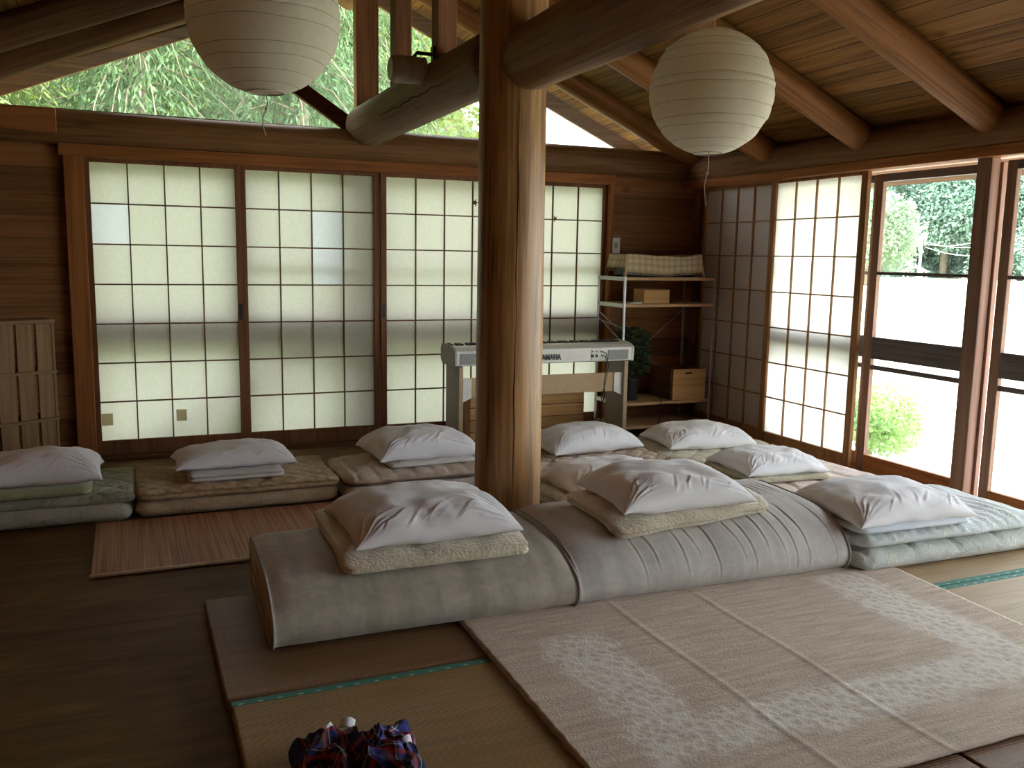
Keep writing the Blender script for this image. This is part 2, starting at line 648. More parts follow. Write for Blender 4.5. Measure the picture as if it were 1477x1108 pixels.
# gable window: triangular glazing, sill, king post, braces, verge boards
zs = 2.075
gw = empty('window_1', (RX, 0.05, zs), 0, 'triangular gable window over the paper screens', 'window', None, 'structure')
gp = M().prism([(XW0, zs), (XW1, zs), (XW1, zl(XW1) + .02), (RX, RZ), (XW0, zl(XW0) + .02)], 'y', 0.052, 0.056)
g = gp.build('glass_pane', glass_pane('gable_glass', (0.96, 0.98, 0.94), 0.03, 0.03), gw, loc=(-RX, -0.05, -zs))
g = M().box(XW0, XW1, 0.0, 0.09, 2.06, 2.096).build('sill', wd(DARK, 'x'), gw, loc=(-RX, -0.05, -zs), bevel=.004)
g = M().box(1.605, 1.755, 0.0, 0.09, 2.09, 3.05).build('king_post', wd(MIDW, 'z'), gw, loc=(-RX, -0.05, -zs), bevel=.006)
g = M().beam((1.60, 0.03, 2.10), (0.655, 0.03, 2.70), 0.05, 0.095).build('brace', wd(DARK, 'x'), gw, loc=(-RX, -0.05, -zs), bevel=.004)
g = M().beam((1.76, 0.03, 2.10), (2.70, 0.03, 2.66), 0.05, 0.095).build('brace', wd(DARK, 'x'), gw, loc=(-RX, -0.05, -zs), bevel=.004)
vb = M()
for xa, xb in ((xl, RX), (RX, xr)):
    vb.prism([(xa, zl(xa)), (xb, zl(xb)), (xb, zl(xb) + CB), (xa, zl(xa) + CB)], 'y', 0.40, 0.43)
st(vb.build('trim_2', wd(CEIL, 'x')), 'verge board at the gable eave outside the glass', 'trim')
# struts standing on the tie log
for y, lab in ((-0.84, 'square wooden strut on the tie log, nearer the gable'), (-1.60, 'square wooden strut on the tie log with the clamp lamp')):
    st(M().box(1.61, 1.71, y - .05, y + .05, 2.20, 3.02).build('strut', wd(((0.20, 0.085, 0.04), (0.32, 0.15, 0.075)), 'z'), bevel=.005), lab, 'strut')

# head rail, jambs and sill round the screens on the back wall
hr = M().box(-0.16, 3.53, -0.055, 0.05, 1.825, 1.895)
st(hr.build('trim_3', wd(RED, 'x'), bevel=.004), 'reddish head rail above the four paper screens', 'trim')
st(M().box(-0.135, -0.03, -0.05, 0.06, 0.0, 1.83).build('trim_4', wd(RED, 'z'), bevel=.004), 'door jamb left of the paper screens', 'trim')
st(M().box(3.488, 3.520, -0.05, 0.06, 0.0, 1.83).build('trim_5', wd(RED, 'z'), bevel=.004), 'door jamb between the screens and the light switch', 'trim')
st(M().box(-0.16, 3.56, -0.07, 0.06, 0.0, 0.03).build('trim_6', wd(DARK, 'x'), bevel=.004), 'dark grooved sill under the paper screens', 'trim')
st(M().box(4.14, XW1 - .002, -7.2, -0.02, 1.82, 1.875).build('trim_7', wd(RED, 'y'), bevel=.004), 'head rail over the window side screens and glass doors', 'trim')
st(M().box(4.12, XW1 - .002, -7.2, -0.02, 0.0, 0.035).build('trim_8', wd(RED, 'y'), bevel=.004), 'reddish sill board under the glass doors', 'trim')
st(M().box(4.25, 4.295, -0.07, -0.005, 0.0, 1.83).build('trim_9', wd(MIDW, 'z'), bevel=.004), 'corner post by the steel shelf', 'trim')

# ------------------------------------------------------------------ paper screens
FRAMEM = wd(((0.15, 0.062, 0.03), (0.25, 0.11, 0.054)), 'z', name='screen_frame')
LATM = wd(((0.13, 0.06, 0.03), (0.21, 0.10, 0.05)), 'z', name='screen_lattice')
PW, ZB, ZT = 0.8247, 0.12, 1.80


def screen(pw, sl, sr, pmat, loc, rz, label, patches=(), frame=FRAMEM, lat=LATM, pull=None):
    """origin: paper's left edge on the floor; local x along the screen, -y to the room"""
    root = empty('shoji_screen', loc, rz, label, 'paper screen', 'sliding paper screens')
    f_ = M()
    f_.box(-sl, 0, -0.014, 0.014, 0.03, 1.825).box(pw, pw + sr, -0.014, 0.014, 0.03, 1.825)
    f_.box(0, pw, -0.014, 0.014, 0.03, ZB).box(0, pw, -0.014, 0.014, ZT, 1.825)
    f_.build('frame', frame, root, bevel=.002)
    l_ = M()
    for i in range(1, 4):
        l_.box(pw * i / 4 - .004, pw * i / 4 + .004, -0.010, 0.003, ZB, ZT)
    for k in range(1, 7):
        z = ZT - .24 * k
        l_.box(0, pw, -0.009, 0.003, z - .0042, z + .0042)
    l_.build('lattice', lat, root)
    pp_ = M()
    for c in range(4):
        for r_ in range(7):
            if (c, r_) not in patches:
                x0, z0 = pw * c / 4, ZT - .24 * (r_ + 1)
                b0 = len(pp_.v)
                pp_.v += [(x0, .004, z0), (x0 + pw / 4, .004, z0), (x0 + pw / 4, .004, z0 + .24), (x0, .004, z0 + .24)]
                pp_.f.append((b0, b0 + 1, b0 + 2, b0 + 3))
    pp_.build('paper', pmat, root)
    for c, r_ in patches:
        x0, z0 = pw * c / 4, ZT - .24 * (r_ + 1)
        p = M()
        p.v += [(x0, .0042, z0), (x0 + pw / 4, .0042, z0), (x0 + pw / 4, .0042, z0 + .24), (x0, .0042, z0 + .24)]
        p.f.append((0, 1, 2, 3))
        p = p.build('repair_paper', SHOJI_NEW, root)
        p['label'] = 'whiter repaired paper pane'
    if pull is not None:
        p = M().box(pull - .012, pull + .012, -0.0155, -0.0142, .86, .96).build('finger_pull', BLACK_PLASTIC, root, bevel=.001)
    return root


s1 = screen(PW, 0.032, 0.034, SHOJI, (0, 0, 0), 0, 'paper screen at the far left, with two brown patches along its bottom', [(0, 1)], pull=PW + .017)
tape = paper('brown_tape', (0.42, 0.35, 0.22), 0.75)
for x0, x1, z0, z1 in ((0.002, 0.066, 0.213, 0.288), (0.433, 0.495, 0.219, 0.293)):
    tp = M()
    tp.v += [(x0, .0032, z0), (x1, .0032, z0), (x1, .0032, z1), (x0, .0032, z1)]
    tp.f.append((0, 1, 2, 3))
    tp.build('mending_patch', tape, s1)['label'] = 'small brown square patch'
s2 = screen(PW, 0.032, 0.036, SHOJI, (0.8886, 0, 0), 0, 'paper screen second from the left, its third column partly repaired whiter', [(2, 1), (2, 2)])
s3 = screen(PW, 0.040, 0.030, SHOJI, (1.795, -0.016, 0), 0, 'paper screen partly hidden behind the round pillar, keyboard in front', [], pull=-.02)
s4 = screen(PW, 0.030, 0.030, SHOJI, (2.635, 0.016, 0), 0, 'paper screen right of the pillar beside the board wall', [])
leafm = plain('brown_leaf', (0.13, 0.06, 0.02), 0.8)


def maple(parent, x, z, s, a0):
    pts = []
    for i in range(10):
        a = a0 + 2 * PI * i / 10
        r_ = s * (1.0 if i % 2 == 0 else 0.38) * (0.6 if i == 4 else 1)
        pts.append((x + r_ * math.cos(a), z + r_ * math.sin(a)))
    mm = M().prism(pts, 'y', -0.0005, 0.0030)
    mm.beam((x, 0.001, z), (x - s * .9, 0.001, z - s * .9), .002, .002)
    mm.build('leaf_decoration', leafm, parent)['label'] = 'small brown maple leaf stuck on the paper'


maple(s3, 2.432 - 1.795, 1.655, 0.030, 1.3)
maple(s4, 3.07 - 2.635, 1.566, 0.026, 0.8)
# window side: two screens, turned 90 degrees (local x runs toward the viewer)
FR2 = wd(((0.28, 0.13, 0.055), (0.44, 0.23, 0.10)), 'z', name='screen_frame_light')
LAT2 = wd(((0.30, 0.15, 0.07), (0.42, 0.23, 0.11)), 'z', name='screen_lattice_light')
screen(0.745, 0.03, 0.035, SHOJI_UNLIT, (4.245, -0.20, 0), -PI / 2, 'dull grey paper screen in the corner by the steel shelf', [], FR2, LAT2)
screen(0.762, 0.036, 0.050, SHOJI_W, (4.205, -1.042, 0), -PI / 2, 'bright paper screen next to the glass door', [], FR2, LAT2)

# ------------------------------------------------------------------ glass doors
GD = wd(((0.19, 0.105, 0.070), (0.32, 0.19, 0.13)), 'z', name='door_wood')
GDH = wd(GREYW, 'y', name='weathered_rail')
GDR = wd(RED, 'y', name='red_bottom_rail')


def glass_door(n, y0, y1, x, label):
    """sliding wooden glass door between y0 (far) and y1 (near)"""
    d = empty(f'window_{n}', (x, (y0 + y1) / 2, 0.035), 0, label, 'glass door', 'sliding glass doors', 'structure')
    o = (-x, -(y0 + y1) / 2, -0.035)
    M().box(x - .016, x + .016, y0 - .055, y0, .035, 1.80).box(x - .016, x + .016, y1, y1 + .055, .035, 1.80).build('stile', GD, d, loc=o, bevel=.003)
    a, b_ = y1 + .055, y0 - .055
    M().box(x - .015, x + .015, a, b_, .035, .135).build('bottom_rail', GDR, d, loc=o, bevel=.003)
    M().box(x - .015, x + .015, a, b_, .72, .85).build('middle_rail', GDH, d, loc=o, bevel=.003)
    M().box(x - .015, x + .015, a, b_, 1.755, 1.80).build('top_rail', GDH, d, loc=o, bevel=.003)
    M().box(x - .012, x + .012, a, b_, 1.217, 1.236).box(x - .012, x + .012, a, b_, .655, .682).build('glazing_bar', GDH, d, loc=o, bevel=.002)
    M().box(x - .002, x + .002, a - .004, b_ + .004, .13, 1.76).build('glass_pane', GLASS, d, loc=o)
    return d


glass_door(2, -1.865, -2.70, 4.262, 'sliding glass door beside the bright paper screen')
glass_door(3, -2.755, -3.59, 4.222, 'glass door at the right edge, overlapping the one beside the bright screen')
glass_door(4, -3.56, -4.42, 4.262, 'glass door beyond the right edge of the picture')
glass_door(5, -4.40, -5.28, 4.222, 'second glass door beyond the right edge of the picture')
glass_door(6, -5.26, -6.16, 4.262, 'third glass door beyond the right edge of the picture')
glass_door(7, -6.14, -7.08, 4.222, 'fourth glass door beyond the right edge of the picture')
glass_door(8, -1.00, -1.88, 4.285, 'glass door behind the bright paper screen, its rail seen as shade')
st(M().box(4.18, 4.245, -2.685, -2.600, 0.035, 1.82).build('trim_10', GD, bevel=.004), 'post between the two glass doors', 'trim')

# ------------------------------------------------------------------ outside the back screens: porch frame and glass doors
ow = wd(((0.13, 0.085, 0.06), (0.22, 0.15, 0.11)), 'x', name='outer_door_wood')
oz = wd(((0.13, 0.085, 0.06), (0.22, 0.15, 0.11)), 'z', name='outer_door_wood_v')


def outer_door(n, x0, x1, bar, label):
    d = empty(f'door_{n}', ((x0 + x1) / 2, 0.065, 0.0), 0, label, 'glass door', 'outer glass doors', 'structure')
    o = (-(x0 + x1) / 2, -0.065, 0)
    M().box(x0, x0 + .05, .052, .078, 0, 1.86).box(x1 - .05, x1, .052, .078, 0, 1.86).build('stile', oz, d, loc=o)
    rr = M().box(x0, x1, .052, .078, 0, .10).box(x0, x1, .052, .078, .70, .90).box(x0, x1, .052, .078, 1.80, 1.86)
    rr.build('rail', ow, d, loc=o)
    if bar:
        M().box(x0, x1, .054, .076, 1.225, 1.25).box(x0, x1, .054, .076, .655, .68).build('glazing_bar', ow, d, loc=o)
    M().box(x0 + .04, x1 - .04, .064, .066, .08, 1.82).build('glass_pane', GLASS, d, loc=o)


outer_door(1, -0.08, 0.86, False, 'outer glass door seen as shade behind the far left screen')
outer_door(2, 0.86, 1.74, True, 'outer glass door seen as shade behind the second screen')
outer_door(3, 1.74, 2.66, True, 'outer glass door behind the screen by the pillar')
outer_door(4, 2.66, 3.52, True, 'outer glass door behind the screen right of the pillar')
st(M().box(1.53, 1.70, .095, .17, -.3, 1.9).build('trim_11', oz), 'outer post behind the screens', 'trim')
st(M().beam((0.30, .105, .10), (1.52, .105, .745), .03, .075).build('trim_12', ow), 'slanting outer brace seen as shade through the screens', 'trim')
st(M().box(XW0 - .1, XW1 + .12, .09, .14, -.5, .0).build('trim_13', ow), 'outer skirting below the back doors', 'trim')

# ------------------------------------------------------------------ floor coverings
straw_m, nt, b = mat_new('reed_mat_weave')
v = coords(nt, (1, 1, 1), rnd=False)
mp = N(nt, 'ShaderNodeMapping')
mp.inputs['Scale'].default_value = (85, 1.2, 1)
L(nt, v, mp.inputs['Vector'])
n1 = N(nt, 'ShaderNodeTexNoise', i_Scale=1.0, i_Detail=3.0)
L(nt, mp.outputs[0], n1.inputs['Vector'])
L(nt, ramp(nt, n1.outputs['Fac'], [(0.33, (0.24, 0.09, 0.04)), (0.5, (0.38, 0.165, 0.075)), (0.68, (0.50, 0.28, 0.14))]), b.inputs['Base Color'])
b.inputs['Roughness'].default_value = 0.6
bump(nt, b, n1.outputs['Fac'], 0.4, 0.003)
mat = empty('reed_mat', (0.75, -1.83, 0), 0, 'reddish reed mat with a pale edge on the floor before the back futons', 'mat')
M().grid(60, 24, lambda u, t: (0 - .75 + u * 1.56, -.365 + t * .750, .006 + .0015 * nz(u * 8, t * 6))).build('mat_body', straw_m, mat, solid=.008)
M().tube([(-.755 + 1.56 * i / 30, -.372, .0095 + .001 * nz(i * .7)) for i in range(31)], .009, 8).build('edge_binding', plain('pale_binding', (0.80, 0.74, 0.64), .9), mat, smooth=True)


def tatami_mat(c1, c2):
    m, nt, b = mat_new('tatami_weave')
    v = coords(nt, (1, 1, 1), rnd=True)
    wv = N(nt, 'ShaderNodeTexWave', wave_type='BANDS', bands_direction='Y', i_Scale=38.0, i_Distortion=0.6)
    wv2 = N(nt, 'ShaderNodeTexWave', wave_type='BANDS', bands_direction='X', i_Scale=16.0, i_Distortion=0.4)
    L(nt, v, wv.inputs['Vector'])
    L(nt, v, wv2.inputs['Vector'])
    mp = N(nt, 'ShaderNodeMapping')
    mp.inputs['Scale'].default_value = (3, 60, 3)
    L(nt, v, mp.inputs['Vector'])
    n1 = N(nt, 'ShaderNodeTexNoise', i_Scale=1.0, i_Detail=4.0)
    L(nt, mp.outputs[0], n1.inputs['Vector'])
    n2 = N(nt, 'ShaderNodeTexNoise', i_Scale=2.5, i_Detail=3.0)
    L(nt, v, n2.inputs['Vector'])
    f = math_(nt, 'ADD', math_(nt, 'MULTIPLY', n1.outputs['Fac'], .55), math_(nt, 'MULTIPLY', n2.outputs['Fac'], .45))
    c = ramp(nt, f, [(.36, c1), (.64, c2)])
    w2 = math_(nt, 'MULTIPLY', wv.outputs['Fac'], wv2.outputs['Fac'])
    c = mixc(nt, math_(nt, 'MULTIPLY', w2, .30), c, tuple(x * .55 for x in c1))
    L(nt, c, b.inputs['Base Color'])
    b.inputs['Roughness'].default_value = .55
    bump(nt, b, wv.outputs['Fac'], .35, .003)
    return m


TAT = tatami_mat((0.26, 0.145, 0.046), (0.36, 0.215, 0.076))
TATB = tatami_mat((0.17, 0.083, 0.032), (0.25, 0.135, 0.056))
TATC = tatami_mat((0.36, 0.24, 0.125), (0.48, 0.34, 0.19))
heri, nt, b = mat_new('green_tatami_border')
v = coords(nt, (1, 1, 1), rnd=False)
mp = N(nt, 'ShaderNodeMapping')
mp.inputs['Scale'].default_value = (18, 40, 1)
L(nt, v, mp.inputs['Vector'])
vo = N(nt, 'ShaderNodeTexVoronoi', i_Scale=1.0, i_Randomness=0.15)
L(nt, mp.outputs[0], vo.inputs['Vector'])
L(nt, ramp(nt, vo.outputs['Distance'], [(0.12, (0.36, 0.48, 0.42)), (0.20, (0.05, 0.20, 0.15))]), b.inputs['Base Color'])
b.inputs['Roughness'].default_value = .7


def tatami(x0, x1, y0, y1, m, label, front=True, back=True, h=.040):
    t = empty('tatami_mat', ((x0 + x1) / 2, (y0 + y1) / 2, 0), 0, label, 'tatami mat', 'tatami mats on the floor')
    a, c = (x1 - x0) / 2 - .002, (y1 - y0) / 2 - .002
    M().box(-a, a, -c, c, 0, h).build('mat_body', m, t, bevel=.006)
    for f_, s in ((front, -1), (back, 1)):
        if f_:
            M().box(-a, a, s * c - (.028 if s > 0 else .001), s * c + (.001 if s > 0 else .028), .012, h + .0014).build('border', heri, t, bevel=.001)['label'] = 'green cloth border'
    return t


tatami(0.385, 2.10, -3.475, -2.685, TATB, 'brown tatami mat under the two rolled mattresses', False, False)
tatami(2.105, 4.10, -3.545, -2.685, TATC, 'tatami mat under the pale green futon by the glass door', True, False)
tatami(0.395, 2.10, -4.345, -3.495, TAT, 'golden tatami mat under the plaid shirt, green border along its back', True, True)
tatami(2.105, 4.10, -4.345, -3.550, TATC, 'tatami mat reaching to the glass door in front of the pale green futon', True, True)
tatami(0.395, 2.10, -5.16, -4.350, TATB, 'tatami mat closest to the viewer below the rug', True, True)
tatami(2.105, 4.10, -5.16, -4.350, TATB, 'ribbed brown tatami mat at the bottom right corner past the rug', True, True)

# rug: beige, woven, with an L-shaped paler speckled band and two fold creases
rug_m, nt, b = mat_new('beige_rug_weave')
tc = N(nt, 'ShaderNodeTexCoord')
sep = N(nt, 'ShaderNodeSeparateXYZ')
L(nt, tc.outputs['Object'], sep.inputs[0])
nn = N(nt, 'ShaderNodeTexNoise', i_Scale=9.0, i_Detail=3.0)
L(nt, tc.outputs['Object'], nn.inputs['Vector'])
wob = math_(nt, 'MULTIPLY', math_(nt, 'SUBTRACT', nn.outputs['Fac'], .5), .16)


def band(s, lo, hi, soft=.02):
    p = math_(nt, 'ADD', s, wob)
    up = math_(nt, 'DIVIDE', math_(nt, 'SUBTRACT', p, lo), soft, True)
    dn = math_(nt, 'DIVIDE', math_(nt, 'SUBTRACT', hi, p), soft, True)
    return math_(nt, 'MULTIPLY', up, dn)


X, Y = sep.outputs[0], sep.outputs[1]
bm_ = math_(nt, 'MAXIMUM', math_(nt, 'MULTIPLY', band(X, 2.57, 2.86, .05), band(Y, -4.27, -3.30, .05)), math_(nt, 'MULTIPLY', band(Y, -4.26, -4.02, .05), band(X, 1.30, 2.84, .05)))
bm_ = math_(nt, 'MAXIMUM', bm_, math_(nt, 'MULTIPLY', band(X, 1.32, 1.60, .05), band(Y, -4.27, -3.45, .05)))
vo = N(nt, 'ShaderNodeTexVoronoi', i_Scale=34.0)
L(nt, tc.outputs['Object'], vo.inputs['Vector'])
sp = ramp(nt, vo.outputs['Distance'], [(.22, (0.30, 0.30, 0.30)), (.60, (1, 1, 1))])
fine = N(nt, 'ShaderNodeTexNoise', i_Scale=160.0, i_Detail=3.0)
L(nt, tc.outputs['Object'], fine.inputs['Vector'])
mps = N(nt, 'ShaderNodeMapping')
mps.inputs['Scale'].default_value = (6, 45, 1)
L(nt, tc.outputs['Object'], mps.inputs['Vector'])
str_ = N(nt, 'ShaderNodeTexNoise', i_Scale=1.0, i_Detail=4.0)
L(nt, mps.outputs[0], str_.inputs['Vector'])
base = ramp(nt, math_(nt, 'ADD', math_(nt, 'MULTIPLY', str_.outputs['Fac'], .6), math_(nt, 'MULTIPLY', fine.outputs['Fac'], .4)), [(.36, (0.52, 0.42, 0.335)), (.64, (0.73, 0.615, 0.505))])
colr = mixc(nt, math_(nt, 'MULTIPLY', math_(nt, 'MULTIPLY', bm_, sp), .75), base, (0.86, 0.81, 0.74))
L(nt, colr, b.inputs['Base Color'])
b.inputs['Roughness'].default_value = .95
b.inputs['Specular IOR Level'].default_value = .1
bump(nt, b, math_(nt, 'ADD', fine.outputs['Fac'], math_(nt, 'MULTIPLY', vo.outputs['Distance'], bm_)), .45, .004)


def rug_pt(u, t):
    x = 1.185 + u * (3.03 - 1.185)
    y = -4.452 + t * (-3.20 + 4.452)
    x += -.022 * (1 - t) * (1 + 2 * u) + .004 * nz(t * 30, 4 if u > .5 else 9) * (abs(u - .5) * 2) ** 8
    y += -.06 * (u) * (u - 0) * 0 + .004 * nz(u * 20, 2)
    z = .0505 + .0022 * nz(x * 3, y * 3)
    for cx in (2.08, 1.74):
        d = x - cx - .02 * nz(y * 2, cx)
        z += .0022 * math.exp(-(d / .010) ** 2)
    z += .0012 * math.exp(-((y + 3.60) / .015) ** 2)
    return (x, y, z)


rug = empty('rug', (2.1, -3.85, .04), 0, 'large worn beige rug with a paler speckled border band', 'rug')
rb = M().grid(230, 120, rug_pt).build('rug_body', rug_m, rug, loc=(-2.1, 3.85, -.04), smooth=True, solid=.007)
M().tube([(rug_pt(0, i / 60)[0] - .002, rug_pt(0, i / 60)[1], .046) for i in range(61)], .006, 8).build('edge_binding', plain('rug_binding', (0.36, 0.29, 0.23), .9), rug, loc=(-2.1, 3.85, -.04), smooth=True)
fr = M()
for i in range(170):
    t = i / 169
    p = rug_pt(1, t)
    a = nz(i * 1.7) * .6
    l_ = .012 + .012 * abs(nz(i * 3.3, 5))
    fr.beam((p[0] - .004, p[1], .0455), (p[0] + l_, p[1] + a * l_, .0445), .0022, .0018)
fr.build('fringe', plain('rug_fringe', (0.60, 0.52, 0.42), .95), rug, loc=(-2.1, 3.85, -.04))

# ------------------------------------------------------------------ bedding
def slab(wd_, dp, h, R_=.05, seed=0, amp=.006, nfreq=5.0, quilt=None, groove=(), nx=64, ny=44, nz_=8, top_puff=.0, fn=None, sag=0.0):
    """soft rounded slab, base at z=0, centred in x and y"""
    r = min(h / 2, .05)
    mm = M()
    idx = {}

    def vert(i, j, k):
        key = (i, j, k)
        if key in idx:
            return idx[key]
        p = Vector((wd_ * (i / nx - .5), dp * (j / ny - .5), h * (k / nz_ - .5)))
        inn = Vector((max(-wd_ / 2 + R_, min(wd_ / 2 - R_, p.x)), max(-dp / 2 + R_, min(dp / 2 - R_, p.y)), max(-h / 2 + r, min(h / 2 - r, p.z))))
        d = p - inn
        d = Vector((d.x / R_, d.y / R_, d.z / r))
        if d.length > 1e-9:
            d.normalize()
        q = inn + Vector((d.x * R_, d.y * R_, d.z * r))
        tz = q.z / h + .5
        a = amp * (nz(q.x * nfreq + seed * 7.3, q.y * nfreq, seed) + .5 * nz(q.x * nfreq * 2.7 + seed, q.y * nfreq * 2.7, 3.1))
        side = Vector((d.x, d.y, 0))
        q += side * (amp * 1.2 * nz(q.x * 6 + seed, q.y * 6, q.z * 20))
        if tz > .3:
            q.z += a * (tz - .3) / .7
            ed = min((wd_ / 2 - abs(q.x)), (dp / 2 - abs(q.y)))
            q.z += top_puff * max(0, min(1, ed / .15)) * (tz - .3) / .7
            if quilt:
                q.z -= quilt(q.x, q.y) * (tz > .55)
        for g_ in groove:
            for s, test in (('f', -d.y), ('b', d.y), ('l', -d.x), ('r', d.x)):
                if s == g_[0] and test > .3:
                    dz = (tz - g_[1]) / .10
                    e = test * .018 * math.exp(-dz * dz)
                    q += Vector((-d.x * e, -d.y * e, 0))
        q.z += h / 2
        if sag:
            ex = max(0, abs(q.x) / (wd_ / 2) - .75) / .25
            q.z -= sag * ex * ex * (q.z / h)
        if fn:
            q = Vector(fn(q))
        idx[key] = len(mm.v)
        mm.v.append(tuple(q))
        return idx[key]

    def face(f):
        for a_ in range(f[0]):
            for b_ in range(f[1]):
                mm.f.append(tuple(vert(*f[2](a_ + da, b_ + db)) for da, db in ((0, 0), (1, 0), (1, 1), (0, 1))))
    face((nx, ny, lambda a_, b_: (a_, b_, 0)))
    face((nx, ny, lambda a_, b_: (a_, b_, nz_)))
    face((nx, nz_, lambda a_, b_: (a_, 0, b_)))
    face((nx, nz_, lambda a_, b_: (a_, ny, b_)))
    face((ny, nz_, lambda a_, b_: (0, a_, b_)))
    face((ny, nz_, lambda a_, b_: (nx, a_, b_)))
    return mm


def diamond(sp=.13, depth=.006, wdt=.012):
    def q(x, y):
        a, b_ = (x + y) / sp, (x - y) / sp
        a, b_ = abs(a - round(a)) * sp, abs(b_ - round(b_)) * sp
        return depth * math.exp(-(min(a, b_) / wdt) ** 2)
    return q


def rows(sp=.17, depth=.006, wdt=.014, ax='x'):
    def q(x, y):
        a = (x if ax == 'x' else y) / sp
        return depth * math.exp(-((abs(a - round(a)) * sp) / wdt) ** 2)
    return q


def bed(name, x0, x1, y0, y1, z, h, mat_, label, cat, rot=0.0, group=None, **k):
    o = slab(x1 - x0, y1 - y0, h, **k).build(name, mat_, None, ((x0 + x1) / 2, (y0 + y1) / 2, z), (0, 0, rot), smooth=True)
    return tag(o, label, cat, group)


G1, G2 = 'folded futons on the floor', 'folded comforters on the futons'
green_fl = fabric('green_floral', (0.42, 0.41, 0.30), (0.27, 0.30, 0.19), (0.50, 0.44, 0.36), 11)
green_fl2 = fabric('green_floral_pale', (0.47, 0.45, 0.35), (0.33, 0.35, 0.25), (0.52, 0.44, 0.38), 9)
gold = fabric('gold_floral', (0.46, 0.33, 0.17), (0.58, 0.44, 0.26), (0.36, 0.24, 0.12), 14)
gold2 = fabric('gold_plain', (0.50, 0.38, 0.22), (0.58, 0.46, 0.30), None, 12)
pinkb = fabric('beige_floral', (0.56, 0.45, 0.34), (0.64, 0.52, 0.41), (0.56, 0.34, 0.26), 9)
pinkl = fabric('pale_pink', (0.62, 0.52, 0.45), (0.66, 0.58, 0.52), None, 8)
orng = fabric('beige_orange', (0.58, 0.44, 0.32), (0.66, 0.52, 0.40), (0.52, 0.36, 0.26), 10)
cream = fabric('cream', (0.68, 0.60, 0.47), (0.62, 0.52, 0.40), None, 8)
cream2 = fabric('cream_figured', (0.68, 0.62, 0.47), (0.58, 0.52, 0.38), (0.72, 0.62, 0.50), 8)
rosy = fabric('rosy_beige', (0.70, 0.56, 0.48), (0.66, 0.52, 0.42), (0.62, 0.46, 0.38), 6)
mint = fabric('mint_floral', (0.60, 0.62, 0.57), (0.47, 0.50, 0.46), (0.66, 0.65, 0.52), 6)
mint2 = fabric('mint_stripe', (0.64, 0.67, 0.65), (0.54, 0.585, 0.57), (0.66, 0.67, 0.58), 5)
fleece = fabric('cream_fleece', (0.60, 0.52, 0.37), (0.54, 0.46, 0.31), None, 24, .6, 85)
fleece_w = fabric('white_fleece', (0.70, 0.66, 0.54), (0.62, 0.58, 0.46), (0.30, 0.32, 0.33), 3.2, .6, 85)
towel_g = fabric('green_towelling', (0.34, 0.36, 0.17), (0.40, 0.41, 0.22), None, 30, .4, 260)
wht = fabric('white_cotton', (0.82, 0.80, 0.81), (0.77, 0.75, 0.77), None, 3, .1, crinkle=0)
wht2 = fabric('white_sheet', (0.70, 0.68, 0.64), (0.64, 0.61, 0.57), None, 5, .2, crinkle=.4)
blue_sh = fabric('pale_blue_sheet', (0.66, 0.70, 0.74), (0.60, 0.66, 0.71), None, 6, .2, crinkle=.4)
olive = fabric('olive_blanket', (0.46, 0.41, 0.26), (0.40, 0.35, 0.21), None, 9, .4)

# back row, left to right
bed('futon', -.66, .160, -1.44, -.84, 0, .090, green_fl2, 'green floral futon on the floor at the far left', 'futon', group=G1, seed=1, R_=.06, amp=.010, groove=())
bed('comforter', -.66, .178, -1.42, -.86, .088, .055, green_fl, 'green floral comforter under the green blanket, far left', 'comforter', group=G2, seed=2, R_=.035, amp=.012, quilt=diamond(.16, .010))
bed('folded_blanket', -.62, -.01, -1.435, -1.00, .142, .046, towel_g, 'folded green towelling blanket under the far left pillow', 'blanket', seed=3, R_=.04, amp=.006, groove=(('r', .5),))
bed('futon', .172, 1.165, -1.42, -.88, 0, .085, gold2, 'plain gold futon on the reed mat under the gold comforter', 'futon', group=G1, seed=4, R_=.05, amp=.008)
bed('comforter', .178, 1.155, -1.43, -.90, .085, .062, gold, 'gold floral quilted comforter under the thin flat pillow', 'comforter', group=G2, seed=5, R_=.03, amp=.010, quilt=diamond(.11, .010), groove=(('f', .45),))
bed('folded_sheet', .415, .885, -1.385, -1.06, .146, .046, wht2, 'folded white blanket under the thin flat pillow', 'blanket', seed=6, R_=.025, amp=.004, groove=(('f', .5), ('l', .5)))
bed('futon', 1.18, 2.16, -1.52, -.92, 0, .082, pinkl, 'pale pinkish futon behind the pillar, between the gold and orange beds', 'futon', group=G1, seed=7, R_=.05, amp=.008, rot=.0)
bed('comforter', 1.175, 2.12, -1.50, -.92, .082, .066, pinkb, 'beige floral comforter with piped edge, left of the pillar', 'comforter', group=G2, seed=8, R_=.10, amp=.009, quilt=rows(.10, .007), groove=(('f', .18),))
bed('folded_sheet', 1.43, 1.93, -1.40, -1.06, .148, .024, wht2, 'thin folded sheet under the pillow left of the pillar', 'sheet', seed=9, R_=.02, amp=.003, rot=.05)
bed('futon', 2.18, 3.02, -1.74, -1.02, 0, .092, cream, 'cream futon under the orange beige comforter, before the keyboard', 'futon', group=G1, seed=10, R_=.06, amp=.008)
bed('comforter', 2.20, 3.05, -1.63, -1.06, .092, .060, orng, 'orange beige quilted comforter right of the pillar, before the keyboard', 'comforter', group=G2, seed=11, R_=.035, amp=.008, quilt=diamond(.12, .010), groove=(('f', .5),))
bed('futon', 3.06, 3.92, -1.76, -1.08, 0, .090, cream2, 'cream futon by the bright paper screen, under the figured comforter', 'futon', group=G1, seed=12, R_=.05, amp=.008)
bed('comforter', 3.03, 3.90, -1.72, -1.08, .090, .058, cream2, 'cream figured comforter in the corner by the bright paper screen', 'comforter', group=G2, seed=13, R_=.05, amp=.010, quilt=diamond(.17, .009), groove=(('r', .45),), rot=R(-2))
